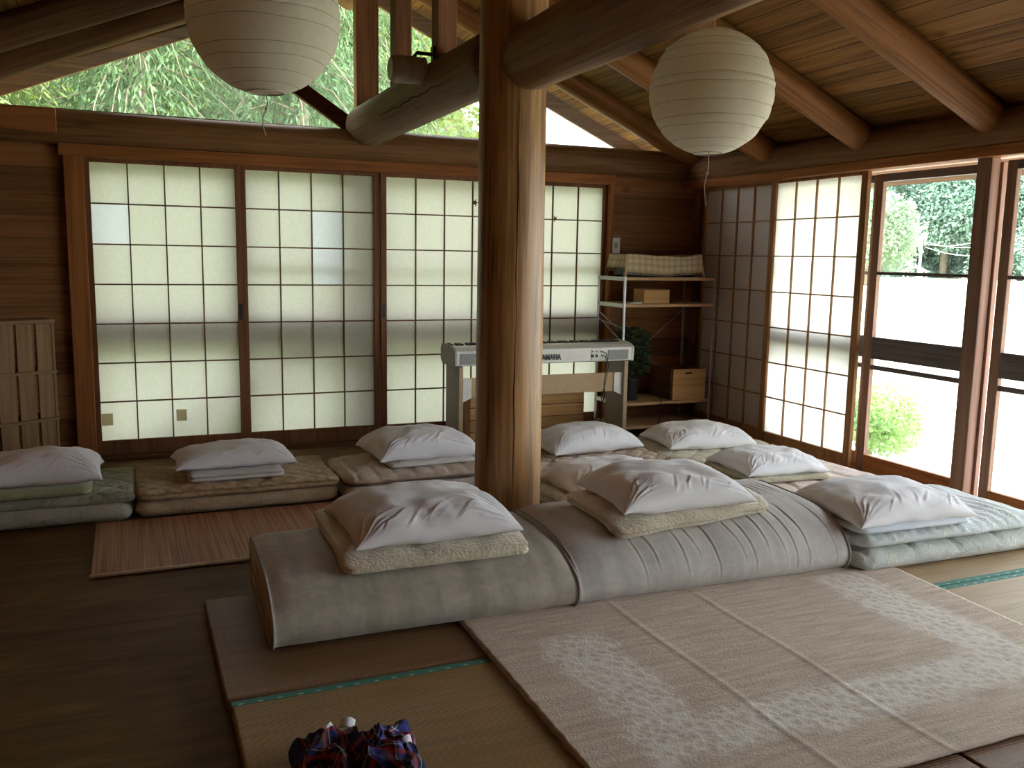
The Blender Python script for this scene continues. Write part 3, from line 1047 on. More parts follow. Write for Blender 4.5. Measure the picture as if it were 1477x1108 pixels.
# middle row
bed('futon', 3.05, 3.84, -2.46, -1.86, 0, .088, pinkl, 'pale futon by the glass door under the rosy comforter', 'futon', group=G1, seed=14, R_=.06, amp=.006)
bed('comforter', 3.06, 3.86, -2.48, -1.82, .088, .070, rosy, 'rosy beige comforter by the glass door, behind the second rolled mattress', 'comforter', group=G2, seed=15, R_=.06, amp=.008, quilt=rows(.20, .010, .012), rot=R(2))
bed('futon', 1.99, 2.96, -2.58, -1.88, 0, .105, cream, 'cream futon lying behind the second rolled mattress', 'futon', group=G1, seed=16, R_=.06, amp=.008)
bed('folded_blanket', 1.97, 2.92, -2.56, -1.92, .105, .085, fleece_w, 'fluffy white blanket with grey flowers behind the second rolled mattress', 'blanket', seed=17, R_=.05, amp=.014, nfreq=8, groove=(('f', .5), ('l', .5)))
# by the glass door
bed('futon', 2.845, 3.90, -3.37, -2.74, .040, .092, mint, 'pale green floral futon on the tatami by the glass door', 'futon', group=G1, seed=18, R_=.07, amp=.008, quilt=rows(.24, .012), rot=R(-1.5))
bed('comforter', 2.84, 3.90, -3.37, -2.72, .132, .072, mint2, 'pale mint comforter with ruffled edge nearest the glass door', 'comforter', group=G2, seed=19, R_=.10, amp=.010, quilt=rows(.055, .007, .010), groove=(('f', .15),), rot=R(-1.5))
bed('folded_sheet', 2.845, 3.44, -3.36, -2.86, .202, .030, blue_sh, 'folded pale blue sheet under the pillow nearest the glass door', 'sheet', seed=20, R_=.05, amp=.006, rot=R(-3))
bed('folded_blanket', 3.06, 3.56, -2.40, -1.93, .158, .028, olive, 'thin olive blanket under the pillow on the rosy comforter', 'blanket', seed=21, R_=.03, amp=.004, rot=R(-4))


def pillow(x, y, z, wp, dp, hp, mat_, label, rot=0.0, seed=0, tilt=0.0, fn=None, wr=1.0, plump=4.0, ear=.05, nx=130, ny=90):
    """stuffed pillow in a cotton case: full middle, flat seam, drooping corners and long creases fanning from them"""
    rnd = random.Random(seed)
    mm = M()
    cre = []
    for c in ((-1, -1), (1, -1), (1, 1), (-1, 1)):
        for q in range(6):
            a = math.atan2(-c[1], -c[0]) + (-.62 + 1.24 * q / 5) * rnd.uniform(.8, 1.1)
            cre.append((c[0] * .97, c[1] * .97, math.cos(a), math.sin(a), rnd.uniform(.45, .95), rnd.uniform(.012, .024), rnd.uniform(.4, 1.0)))
    for q in range(13):
        a = R(58) + rnd.uniform(-.35, .35)
        cre.append((-.95 + 1.7 * q / 12 + rnd.uniform(-.06, .06), -1.0 + rnd.uniform(0, .15), math.cos(a), math.sin(a), rnd.uniform(.3, .75), rnd.uniform(.012, .026), rnd.uniform(.15, .6)))

    def pos(i, j, s):
        u, v_ = 2 * i / nx - 1, 2 * j / ny - 1
        u = math.sin(u * PI / 2) * .5 + u * .5
        v_ = math.sin(v_ * PI / 2) * .5 + v_ * .5
        cu, cv = abs(u), abs(v_)
        px = u * wp / 2 * (1 - ear * (1 - cv ** 2) * cu ** 3)
        py = v_ * dp / 2 * (1 - ear * 1.2 * (1 - cu ** 2) * cv ** 3)
        t = max(0, (1 - cu ** plump) * (1 - cv ** plump))
        dome = 1 - .16 * cu ** 2 - .14 * cv ** 2
        th = t ** .5 * dome
        rim = hp * .33 + .010 * nz(u * 3 + seed, v_ * 3, 7.0)
        rim -= hp * .18 * (cu * cv) ** 3
        if s > 0:
            q = hp * .67 * th + nz(u * 1.5 + seed * 5.1, v_ * 1.5, seed) * .09 * hp * t
            ww = 0
            for (ax, ay, dx, dy, ln, wt, st_) in cre:
                rx, ry = u - ax, (v_ - ay)
                al = rx * dx + ry * dy
                if -.02 < al < ln:
                    pe = -rx * dy + ry * dx + .05 * nz(al * 3 + ax * 9, ay * 9)
                    k = (al + .02) / (ln + .02)
                    ww += st_ * math.sin(k ** .6 * PI) * (math.exp(-(pe / wt) ** 2) - .7 * math.exp(-((pe - wt * 1.8) / wt) ** 2))
            nv = Vector((u * cu ** 2 * 1.6, v_ * cv ** 2 * 1.6, .75)).normalized()
            e = (ww * .0062 * wr + .0022 * wr * nz(u * 7 + seed, v_ * 7, 2.0)) * min(1, (1 - max(cu, cv)) * 9) * (hp / .15)
            return Vector((px, py, rim + q)) + nv * e
        return Vector((px, py, rim - hp * .40 * t ** .5))
    idx = {}
    for s in (1, -1):
        for j in range(ny + 1):
            for i in range(nx + 1):
                edge = i in (0, nx) or j in (0, ny)
                if s < 0 and edge:
                    idx[(s, i, j)] = idx[(1, i, j)]
                    continue
                p = pos(i, j, s)
                p.z = max(p.z, .0)
                p.z += tilt * p.y
                idx[(s, i, j)] = len(mm.v)
                mm.v.append(tuple(p))
        for j in range(ny):
            for i in range(nx):
                mm.f.append(tuple(idx[(s, i + a, j + b_)] for a, b_ in ((0, 0), (1, 0), (1, 1), (0, 1))))
    o = mm.build('pillow', mat_, None, (x, y, z), (0, 0, rot), smooth=True)
    return tag(o, label, 'pillow', 'white pillows on the beds')


PILL = wht
pillow(-.265, -1.19, .184, .60, .42, .140, PILL, 'white pillow on the green blanket at the far left edge', 0, 31)
pillow(.655, -1.15, .190, .60, .36, .105, PILL, 'thin flat white pillow on a folded white blanket over the gold comforter', .03, 32)
pillow(1.665, -1.16, .168, .60, .46, .150, PILL, 'plump white pillow immediately left of the pillar', .06, 33)
pillow(2.665, -1.27, .150, .63, .40, .150, PILL, 'smooth white pillow before the keyboard, right of the pillar', .10, 34, wr=.35, plump=3.0, ear=.03)
pillow(3.43, -1.36, .146, .60, .44, .132, PILL, 'white pillow in the corner before the steel shelf', R(-7), 35)
pillow(3.31, -2.17, .180, .50, .42, .108, PILL, 'white pillow on the rosy comforter by the glass door', R(-4), 36)
pillow(2.29, -2.24, .186, .58, .40, .135, PILL, 'white pillow mostly hidden behind the one on the second rolled mattress', R(4), 37)
pillow(3.145, -3.12, .218, .62, .48, .130, PILL, 'white pillow on the mint comforter nearest the glass door', R(-2), 38)


# rolled (folded double) mattresses
def mattress_profile(h, y0, yb, s=1.0):
    """outer outline (y, z) from the lower back round the front fold to the upper back, then the inside of the fold"""
    zt = h
    return [(yb, .0), (y0 + .25, .0), (y0 + .06, .002), (y0 + .018, .022), (y0 + .0, .075), (y0 + .012, .115), (y0 + .055, zt * .68), (y0 + .12, zt * .84),
            (y0 + .21, zt * .955), (y0 + .32, zt), (y0 + .45, zt * 1.0), (yb - .03, zt * .985), (yb, zt * .95), (yb + .005, zt * .54), (yb - .02, zt * .505),
            (y0 + .25, zt * .505), (y0 + .16, zt * .48), (y0 + .25, zt * .462), (yb - .02, zt * .462), (yb + .005, zt * .44)]


def smooth_closed(pts, n):
    out = []
    m = len(pts)
    seg = []
    for i in range(m):
        a, b_ = pts[i], pts[(i + 1) % m]
        seg.append(math.hypot(a[0] - b_[0], a[1] - b_[1]))
    tot = sum(seg)
    for q in range(n):
        d = tot * q / n
        i = 0
        while d > seg[i]:
            d -= seg[i]
            i += 1
        t = d / seg[i]
        p0, p1, p2, p3 = (pts[(i + k - 1) % m] for k in range(4))
        f_ = lambda a, b_, c, e: .5 * (2 * b_ + (c - a) * t * .8 + (2 * a * .8 - (5.2 - .4) * b_ * 1.0 + 0 * c) * 0) if False else b_ + (c - b_) * t
        out.append((f_(p0[0], p1[0], p2[0], p3[0]), f_(p0[1], p1[1], p2[1], p3[1])))
    for _ in range(3):
        out = [((out[i - 1][0] + 2 * out[i][0] + out[(i + 1) % n][0]) / 4, (out[i - 1][1] + 2 * out[i][1] + out[(i + 1) % n][1]) / 4) for i in range(n)]
    return out


def damask(name, c, c2):
    m, nt, b = mat_new(name)
    v = coords(nt)
    mp = N(nt, 'ShaderNodeMapping')
    mp.inputs['Scale'].default_value = (16, 1.2, 1.2)
    L(nt, v, mp.inputs['Vector'])
    s1_ = N(nt, 'ShaderNodeTexNoise', i_Scale=1.0, i_Detail=3.0)
    L(nt, mp.outputs[0], s1_.inputs['Vector'])
    n2 = N(nt, 'ShaderNodeTexNoise', i_Scale=16.0, i_Detail=4.0, i_Distortion=1.5)
    L(nt, v, n2.inputs['Vector'])
    f = math_(nt, 'ADD', math_(nt, 'MULTIPLY', s1_.outputs['Fac'], .6), math_(nt, 'MULTIPLY', n2.outputs['Fac'], .4))
    L(nt, ramp(nt, f, [(.38, c2), (.62, c)]), b.inputs['Base Color'])
    b.inputs['Roughness'].default_value = .7
    b.inputs['Specular IOR Level'].default_value = .25
    b.inputs['Sheen Weight'].default_value = .2
    fn_ = N(nt, 'ShaderNodeTexNoise', i_Scale=300.0, i_Detail=2.0)
    L(nt, v, fn_.inputs['Vector'])
    bump(nt, b, math_(nt, 'ADD', fn_.outputs['Fac'], n2.outputs['Fac']), .2, .003)
    return m


def mattress(x0, x1, y0, yb, h, yaw, mat_, label, pleats=(), seed=0, wedge=0.0):
    cx = (x0 + x1) / 2
    root = empty('folded_mattress', (cx, (y0 + yb) / 2, .0405), yaw, label, 'mattress', 'folded mattresses in the middle')
    n = 150
    pr = smooth_closed(mattress_profile(h, y0, yb), n)
    cy = (y0 + yb) / 2
    nx = 420
    ln = x1 - x0

    def disp(x, k):
        y, z = pr[k]
        a, b_ = pr[k - 1], pr[(k + 1) % n]
        ny_, nz__ = (b_[1] - a[1]), -(b_[0] - a[0])
        l_ = math.hypot(ny_, nz__) or 1
        ny_, nz__ = ny_ / l_, nz__ / l_
        e = min(x - x0, x1 - x)
        s = 0.0
        if z > .012:
            s += .005 * nz(x * 3 + seed, y * 4, z * 4) + .0015 * nz(x * 14 + seed, y * 9, z * 9)
            if e < .08 and z > .03:
                z *= 1 - .085 * (1 - e / .08) ** 2
            if wedge:
                s2 = 1 - wedge * max(0, min(1, (x0 + .9 - x) / .9))
                z *= s2
            if e < .020:
                s -= .006 * (1 - e / .020) ** 2
            for (px, w_, amp, ylo, yhi) in pleats:
                if ylo < y < yhi and z > .05:
                    bend = .16 * (yhi - y) + .010 * nz(y * 9, px * 20)
                    d = (x - px - bend) / w_
                    fade = math.sin(PI * (y - ylo) / (yhi - ylo)) ** .6
                    s += amp * fade * (math.exp(-d * d) - .7 * math.exp(-(d - 1.5) ** 2))
        return (x, y + ny_ * s, max(0, z + nz__ * s))
    mm = M()
    for i in range(nx + 1):
        x = x0 + ln * i / nx
        for k in range(n):
            p = disp(x, k)
            mm.v.append((p[0] - cx, p[1] - cy, p[2]))
    for i in range(nx):
        for k in range(n):
            k2 = (k + 1) % n
            mm.f.append((i * n + k, i * n + k2, (i + 1) * n + k2, (i + 1) * n + k))
    mm.f.append(tuple(range(n)))
    mm.f.append(tuple(nx * n + k for k in reversed(range(n))))
    body = mm.build('mattress_body', mat_, root, smooth=True)
    for x in (x0 + .004, x1 - .004):
        pts = []
        kk = [k for k in range(n)]
        for k in kk:
            p = disp(x, k)
            pts.append((p[0] - cx, p[1] - cy, max(.004, p[2])))
        pts.append(pts[0])
        M().tube(pts, .0052, 6, False).build('piping', PIPM, root, smooth=True)
    return root


PIPM = plain('grey_piping', (0.33, 0.31, 0.28), .9)
DAM1 = damask('damask_grey_beige', (0.50, 0.445, 0.36), (0.34, 0.31, 0.235))
DAM2 = damask('damask_grey', (0.57, 0.53, 0.485), (0.44, 0.41, 0.37))
mattress(.555, 1.620, -3.262, -2.60, .212, R(-1.2), DAM1, 'grey beige folded mattress lying left of the other one', seed=2)
pl = [(1.86 + .062 * i + .03 * nz(i * 2.3), .0045 + .002 * abs(nz(i * 5.1)), .0017 + .0028 * abs(nz(i * 3.7, 2)), -3.30 + .09 * abs(nz(i * 1.37, 3)), -3.03 + .03 * nz(i * 1.9)) for i in range(15) if i not in (2, 6, 13)]
pl += [(2.62 + .028 * i, .004, .0020, -2.96, -2.72) for i in range(5)]
mattress(1.626, 2.836, -3.285, -2.64, .256, R(-2.0), DAM2, 'wider grey folded mattress with creases across its front', pl, seed=5, wedge=.13)
def M1P(y, x=1.1):
    return mattress_top(y, .212, -3.262)


def M2P(y, x=2.237):
    return mattress_top(y + .035 * (x - 2.237), .256, -3.285) * (1 - .13 * max(0, min(1, (2.526 - x) / .9)))


def mattress_top(y, h, y0):
    pts = [(y0 + .012, .115), (y0 + .055, h * .68), (y0 + .12, h * .84), (y0 + .21, h * .955), (y0 + .32, h), (y0 + 2, h)]
    if y <= pts[0][0]:
        return pts[0][1]
    for (a, za), (b_, zb) in zip(pts, pts[1:]):
        if y <= b_:
            return za + (zb - za) * (y - a) / (b_ - a)
    return h


def draped(name, x0, x1, y0, y1, prof, h, mat_, label, cat, rot=0, lift=.0025, **k):
    cx, cy = (x0 + x1) / 2, (y0 + y1) / 2
    cr, sr = math.cos(rot), math.sin(rot)
    top = prof(9, 3.0)

    def fn(q):
        y = cy + q.x * sr + q.y * cr
        return (q.x, q.y, q.z + prof(y, cx + q.x * cr - q.y * sr) - top)
    o = slab(x1 - x0, y1 - y0, h, fn=fn, **k).build(name, mat_, None, (cx, cy, .0405 + top + lift), (0, 0, rot), smooth=True)
    return tag(o, label, cat)


draped('folded_blanket', .80, 1.49, -3.145, -2.53, M1P, .046, fleece, 'folded cream fleece blanket on the left folded mattress', 'blanket', R(-1), R_=.045, seed=41, amp=.008, nfreq=9, groove=(('l', .5), ('r', .5)))
draped('folded_blanket', 1.815, 2.545, -3.155, -2.70, M2P, .052, fleece, 'folded cream fleece blanket on the creased folded mattress', 'blanket', R(1), R_=.05, seed=42, amp=.010, nfreq=9, groove=(('l', .5), ('f', .4)))
pillow(1.145, -2.87, .290, .62, .50, .138, PILL, 'large white pillow on the left folded mattress, nearest the viewer', R(1), 39, tilt=.0)
pillow(2.165, -2.93, .318, .60, .44, .138, PILL, 'white pillow on the creased folded mattress with a crumpled front', R(-2), 40, tilt=.02, wr=.85)

# crumpled plaid shirt
plaid, nt, b = mat_new('dark_plaid_cloth')
tc = N(nt, 'ShaderNodeTexCoord')
uvm = N(nt, 'ShaderNodeUVMap')
sep = N(nt, 'ShaderNodeSeparateXYZ')
L(nt, uvm.outputs[0], sep.inputs[0])


def stripes(s, per, lo, hi):
    fr_ = math_(nt, 'FRACT', math_(nt, 'MULTIPLY', s, per))
    return math_(nt, 'MULTIPLY', math_(nt, 'GREATER_THAN', fr_, lo), math_(nt, 'LESS_THAN', fr_, hi))


c = mixc(nt, math_(nt, 'MULTIPLY', stripes(sep.outputs[0], 7, 0, .45), .8), (0.012, 0.014, 0.045), (0.03, 0.045, 0.26))
c = mixc(nt, math_(nt, 'MULTIPLY', stripes(sep.outputs[1], 6, .1, .5), .6), c, (0.015, 0.012, 0.03))
c = mixc(nt, math_(nt, 'MULTIPLY', stripes(sep.outputs[1], 6, .60, .74), .75), c, (0.36, 0.03, 0.025))
c = mixc(nt, math_(nt, 'MULTIPLY', stripes(sep.outputs[0], 7, .62, .76), .55), c, (0.36, 0.04, 0.03))
c = mixc(nt, math_(nt, 'MULTIPLY', stripes(sep.outputs[0], 7, .88, .92), .75), c, (0.40, 0.38, 0.42))
c = mixc(nt, math_(nt, 'MULTIPLY', stripes(sep.outputs[1], 6, .86, .90), .75), c, (0.40, 0.38, 0.42))
L(nt, c, b.inputs['Base Color'])
b.inputs['Roughness'].default_value = .9
shirt = empty('plaid_shirt', (.655, -4.02, .042), 0, 'crumpled dark blue and red plaid shirt on the golden tatami', 'shirt')


def crumple(u, t):
    a, r_ = u * 2 - 1, t * 2 - 1
    x, y = a * .15, r_ * .19
    rr = max(abs(a), abs(r_))
    fold = lambda s: (1 - abs(nz(x * 14 * s + 3, y * 9 * s + 1, 5.0 + s)) * 2)
    h = .060 * (1 - rr ** 2.5) + .035 * fold(1) * (1 - rr ** 6) + .018 * fold(2.1)
    x += .05 * nz(x * 9, y * 9, 1) + .02 * nz(x * 22, y * 22, 4)
    y += .05 * nz(x * 9, y * 9, 2) + .02 * nz(x * 22, y * 22, 6)
    x += .13 * y * -.5
    return (x, y, max(.002, h))


sh = M().grid(90, 90, crumple).build('shirt_cloth', plaid, shirt, smooth=True)
uvl = sh.data.uv_layers.new(name='uv')
for lp in sh.data.loops:
    i = lp.vertex_index
    uvl.data[lp.index].uv = ((i % 91) / 90, (i // 91) / 90)
wtag = plain('white_tag', (0.75, 0.75, 0.78), .7)
for (px, py, pz, a, sx, sy) in ((-.060, .150, .068, 1.0, .024, .010), (-.020, .125, .088, -.2, .018, .012), (.100, .02, .074, .5, .016, .008)):
    q = M().grid(6, 6, lambda u, t: ((u - .5) * sx * 2, (t - .5) * sy * 2, .010 * math.sin(u * 3) + .008 * t)).build('white_lining', wtag, shirt, (px, py, pz), (.5, .3, a), smooth=True, solid=.001)
    q['label'] = 'white scrap of lining showing'

# ------------------------------------------------------------------ paper lanterns
LANT = paper('lantern_paper', (0.86, 0.80, 0.68), 0.35)
WIRE = plain('lantern_wire', (0.42, 0.37, 0.28), .7)
CORD = plain('lantern_cord', (0.55, 0.50, 0.40), .8)


def lantern(x, y, z, r, label, pull, seed):
    root = empty('paper_lantern', (x, y, z), 0, label, 'lantern', 'round paper lanterns')
    th0, th1 = R(16), R(166)
    ribs = 12
    mm = M()
    nseg, n = ribs * 8, 64
    rnd = random.Random(seed)
    prof = []
    for i in range(nseg + 1):
        t = i / nseg
        th = th0 + (th1 - th0) * (t + .020 * math.sin(t * ribs * 2.3 + seed) * math.sin(t * PI))
        sc_ = 1 - .017 * (1 - abs(math.sin(t * ribs * PI))) ** 1.3 * math.sin(th)
        prof.append((r * math.sin(th) * sc_, r * math.cos(th) * .985))
    b0 = len(mm.v)
    for i, (rr, zz) in enumerate(prof):
        for k in range(n):
            a = 2 * PI * k / n
            g_ = 1 - .006 * (1 - abs(math.sin(a * 6))) ** 3 + .006 * nz(math.cos(a) * 5 + seed, math.sin(a) * 5, zz * 30)
            t = i / nseg
            wobz = .007 * nz(math.cos(a) * 1.2 + seed, math.sin(a) * 1.2, t * ribs) * math.sin(t * PI)
            mm.v.append((rr * math.cos(a) * g_, rr * math.sin(a) * g_, zz + wobz))
    for i in range(nseg):
        for k in range(n):
            k2 = (k + 1) % n
            mm.f.append((i * n + k, i * n + k2, (i + 1) * n + k2, (i + 1) * n + k))
    mm.build('shade', LANT, root, smooth=True)
    wr_ = M()
    for q in range(1, ribs):
        t = q / ribs
        i = round(t * nseg)
        pts = []
        for k in range(n + 1):
            a = 2 * PI * (k % n) / n
            wobz = .007 * nz(math.cos(a) * 1.2 + seed, math.sin(a) * 1.2, q * 1.0) * math.sin(t * PI)
            rr, zz = prof[i]
            g_ = 1 - .006 * (1 - abs(math.sin(a * 6))) ** 3 + .006 * nz(math.cos(a) * 5 + seed, math.sin(a) * 5, zz * 30)
            pts.append((rr * g_ * 1.002 * math.cos(a), rr * g_ * 1.002 * math.sin(a), zz + wobz))
        wr_.tube(pts, .0008, 4, False)
    wr_.build('wire_hoops', WIRE, root)
    for th in (th0, th1):
        M().tube([(r * math.sin(th) * math.cos(2 * PI * k / 40), r * math.sin(th) * math.sin(2 * PI * k / 40), r * math.cos(th) * .985) for k in range(41)], .0025, 6, False).build('end_ring', WIRE, root, smooth=True)
    hang = zl(x) + CB - z
    bx = M().tube([(0, 0, hang - .005), (0, 0, r * .98), (0.0, 0, .09)], .0028, 8)
    bx.beam((-r * math.sin(th0), 0, r * math.cos(th0) * .985), (r * math.sin(th0), 0, r * math.cos(th0) * .985), .003, .003)
    bx.build('hanging_cord', CORD, root)
    M().lathe([(0.001, .10), (.017, .098), (.019, .05), (.014, .045), (.03, .0), (.034, -.03), (.024, -.06), (.001, -.068)], 24).build('bulb', WHITE_PLASTIC, root, smooth=True)
    pts = [(pull * .1, 0, -.06), (0, 0, -r * .9)]
    for k in range(1, 12):
        t = k / 11
        pts.append((.006 * math.sin(t * 7) - .006 * t, .003 * math.sin(t * 5), -r * .97 - pull * t))
    M().tube(pts, .0016, 6).lathe([(0.0005, .006), (.004, .003), (.004, -.003), (.0005, -.006)], 10, (pts[5][0], pts[5][1], pts[5][2])).build('pull_cord', CORD, root, smooth=True)
    return root


lantern(1.943, -3.449, 1.825, .200, 'round white paper lantern hanging before the knotty ceiling, whole', .165, 3)
lantern(.539, -3.417, 1.904, .200, 'round white paper lantern cut off by the top of the picture', .11, 8)

# clamp lamp on the second strut
cl = empty('clamp_lamp', (1.58, -1.60, 2.235), 0, 'cream clip-on spotlight fixed to a strut over the tie log', 'lamp')
o = (-1.58, 1.60, -2.235)
LW = plain('cream_enamel', (0.45, 0.41, 0.35), .5)
M().lathe([(.001, 1.385), (.050, 1.385), (.064, 1.40), (.064, 1.53), (.060, 1.548), (.066, 1.55), (.066, 1.556), (.052, 1.552), (.050, 1.46), (.001, 1.45)], 48, (0, -1.60, 2.178), 'x').build('lamp_head', LW, cl, o)
M().tube([(1.50, -1.60, 2.235), (1.52, -1.60, 2.262), (1.60, -1.60, 2.262)], .009, 10).build('arm', BLACK_PLASTIC, cl, o, smooth=True)
M().box(1.596, 1.609, -1.62, -1.58, 2.205, 2.30).box(1.711, 1.724, -1.62, -1.58, 2.205, 2.28).box(1.596, 1.724, -1.668, -1.654, 2.215, 2.24).build('clamp', BLACK_PLASTIC, cl, o, bevel=.002)

# ------------------------------------------------------------------ light switch
sw = empty('light_switch', (3.573, -.001, 1.384), 0, 'white wall switch plate beside the right paper screen', 'switch')
M().box(-.034, .034, -.007, 0, -.058, .058).build('plate', WHITE_PLASTIC, sw, bevel=.004)
M().box(-.012, .012, -.012, -.006, -.022, .022).build('rocker', plain('switch_grey', (.35, .34, .32), .5), sw, bevel=.002)

# ------------------------------------------------------------------ keyboard on its stand
KX0, KX1, KY0, KY1 = 2.07, 3.385, -.63, -.36
kb = empty('electronic_keyboard', ((KX0 + KX1) / 2, (KY0 + KY1) / 2, .587), 0, 'silver white electronic keyboard seen from its back, on a wooden stand', 'keyboard')
o = (-(KX0 + KX1) / 2, -(KY0 + KY1) / 2, -.515)
SIL = plain('keyboard_silver', (0.66, 0.64, 0.60), .4, metal=.1, var=.04)
SILG = plain('keyboard_grey', (0.36, 0.35, 0.33), .5, var=.05)
prof = [(KY0, .520), (KY0 - .004, .612), (KY0 + .03, .632), (KY0 + .10, .640), (KY0 + .115, .622), (KY1 - .01, .614), (KY1, .600), (KY1, .530), (KY1 - .02, .515), (KY0 + .02, .515)]
M().prism(prof, 'x', KX0 + .012, KX1 - .012).build('case', SIL, kb, o, bevel=.003)
pe = [(KY0 - .003, .518), (KY0 - .007, .614), (KY0 + .03, .632), (KY0 + .10, .645), (KY1 - .02, .645), (KY1 + .004, .61), (KY1 + .004, .545), (KY1 - .03, .512), (KY0 + .01, .512)]
for a, b_ in ((KX0, KX0 + .016), (KX1 - .016, KX1)):
    M().prism(pe, 'x', a, b_).build('end_cheek', SILG if a == KX0 else SIL, kb, o, bevel=.003)
wk, bk = M(), M()
nk = 52
for i in range(nk):
    x = KX0 + .03 + (KX1 - KX0 - .06) * i / nk
    wk.box(x + .0006, x + (KX1 - KX0 - .06) / nk - .0006, KY0 + .12, KY1 - .004, .615, .632)
    if i % 7 in (0, 2, 3, 5, 6):
        bk.box(x - .006, x + .006, KY0 + .12, KY0 + .205, .632, .648)
wk.build('white_keys', WHITE_PLASTIC, kb, o)
bk.build('black_keys', BLACK_PLASTIC, kb, o, bevel=.001)
gm = plain('speaker_grille', (0.33, 0.33, 0.32), .7, bmp=.6, scale=400)
for a, b_ in ((KX0 + .04, KX0 + .195), (KX1 - .205, KX1 - .045)):
    M().box(a, b_, KY0 - .0072, KY0 - .001, .528, .596).build('speaker_grille', gm, kb, o, bevel=.003)
M().box(KX1 - .335, KX1 - .225, KY0 - .0058, KY0 - .001, .526, .600).build('socket_panel', WHITE_PLASTIC, kb, o, bevel=.001)
for dx, z, r_ in ((.325, .558, .011), (.295, .558, .011), (.325, .587, .005), (.295, .587, .005), (.258, .587, .006)):
    M().lathe([(.001, -.008), (r_, -.008), (r_, .004)], 16, (KX1 - dx, KY0 - .001, z), 'y').build('socket', BLACK_PLASTIC, kb, o)
fc = bpy.data.curves.new('maker_lettering', 'FONT')
fc.body = 'YAMAHA'
fc.size = .052
fc.extrude = .0012
fc.offset = .0012
fc.align_x = 'CENTER'
fc.space_character = 1.05
ft = bpy.data.objects.new('lettering_curve', fc)
COL.objects.link(ft)
fme = bpy.data.meshes.new_from_object(ft.evaluated_get(bpy.context.evaluated_depsgraph_get()))
bpy.data.objects.remove(ft)
fo = bpy.data.objects.new('maker_lettering', fme)
COL.objects.link(fo)
fo.parent = kb
fo.rotation_euler = (PI / 2, 0, 0)
fo.scale = (.74, 1, 1)
fo.location = (2.740 + o[0], KY0 - .0065 + o[1], .541 + o[2])
fme.materials.clear()
fme.materials.append(BLACK_PLASTIC)

kst = empty('keyboard_stand', ((KX0 + KX1) / 2, (KY0 + KY1) / 2, 0), 0, 'wood panel stand with a tan back board carrying the keyboard', 'stand')
o2 = (-(KX0 + KX1) / 2, -(KY0 + KY1) / 2, 0)
EDGE = plain('stand_edge', (0.46, 0.33, 0.20), .6, var=.08)
GREYP = plain('stand_panel', (0.34, 0.31, 0.26), .6, var=.05)
MDF = plain('tan_board', (0.52, 0.36, 0.21), .7, var=.05)
for x in (KX0 + .035, KX1 - .066):
    p = M().box(x, x + .030, KY0 + .012, KY1 - .01, 0, .583).build('side_panel', GREYP, kst, o2, bevel=.002)
    M().box(x + .001, x + .029, KY0 + .006, KY0 + .013, .001, .582).build('panel_edge', EDGE, p)
M().box(KX0 + .13, KX1 - .13, KY0 + .04, KY0 + .055, .375, .505).build('back_board', MDF, kst, o2, bevel=.002)
for s, x in ((1, KX0 + .065), (-1, KX1 - .066)):
    M().prism([(x, .345), (x + s * .065, .375), (x + s * .065, .505), (x, .535 - .03)], 'y', KY0 + .030, KY0 + .041).build('corner_bracket', WHITE_PLASTIC, kst, o2, bevel=.001)

# low pine chest behind the stand
pc = empty('pine_chest', (2.72, -.20, 0), 0, 'low knotty pine chest on the floor behind the keyboard stand', 'chest')
pm = wd(PINE, 'x', planks=.085, plank_axis='z', knots=.9, name='pine_boards')
M().box(-.42, .455, -.115, .10, .03, .352).build('chest_body', pm, pc, bevel=.003)
M().box(-.43, .465, -.125, .11, .352, .372).build('lid', wd(PINE, 'x'), pc, bevel=.003)
M().box(-.42, .455, -.11, .10, 0, .03).build('plinth', wd(DARK, 'x'), pc)
M().box(-.47, -.425, -.12, .08, 0.0, .36).build('side_board', wd(MIDW, 'z'), pc, bevel=.002)

# leads hanging from the keyboard
lx, ly = KX1 - .26, KY0 - .02
M().tube([(lx, ly + .01, .634), (lx + .02, ly - .012, .628), (lx + .035, ly - .012, .58), (lx + .02, ly - .004, .44), (lx + .03, ly, .36), (lx + .01, ly + .02, .25), (lx - .06, ly + .05, .12), (lx - .10, ly + .10, .012)], .0035, 8).build('audio_lead', BLACK_PLASTIC, smooth=True)
tag(bpy.data.objects['audio_lead'], 'black lead plugged in the keyboard back, hanging to the floor', 'cable')
M().tube([(lx + .012, ly + .008, .657), (lx + .028, ly - .010, .647), (lx + .05, ly - .008, .56), (lx + .03, ly + .004, .42), (lx + .012, ly + .012, .34), (lx + .03, ly + .03, .22), (lx + .05, ly + .10, .012)], .003, 8).build('power_lead', BLACK_PLASTIC, smooth=True)
tag(bpy.data.objects['power_lead'], 'second black lead looping down beside the first behind the keyboard', 'cable')

# ------------------------------------------------------------------ steel shelf and what stands on it
SX0, SX1, SY0, SY1 = 3.40, 4.165, -.45, -.06
shf = empty('steel_shelf', ((SX0 + SX1) / 2, (SY0 + SY1) / 2, 0), 0, 'open steel frame shelf with wooden boards in the corner', 'shelf')
o3 = (-(SX0 + SX1) / 2, -(SY0 + SY1) / 2, 0)
for x in (SX0, SX1):
    for y in (SY0, SY1):
        pm_ = M()
        s1_, s2_ = (1 if x == SX0 else -1), (1 if y == SY0 else -1)
        pm_.box(min(x, x + s1_ * .013), max(x, x + s1_ * .013), y - .001, y + .001, 0, 1.16)
        pm_.box(x - .001, x + .001, min(y, y + s2_ * .013), max(y, y + s2_ * .013), 0, 1.16)
        pm_.build('post', STEEL, shf, o3)
shm = wd(((0.42, 0.26, 0.13), (0.56, 0.36, 0.19)), 'x', name='shelf_board')
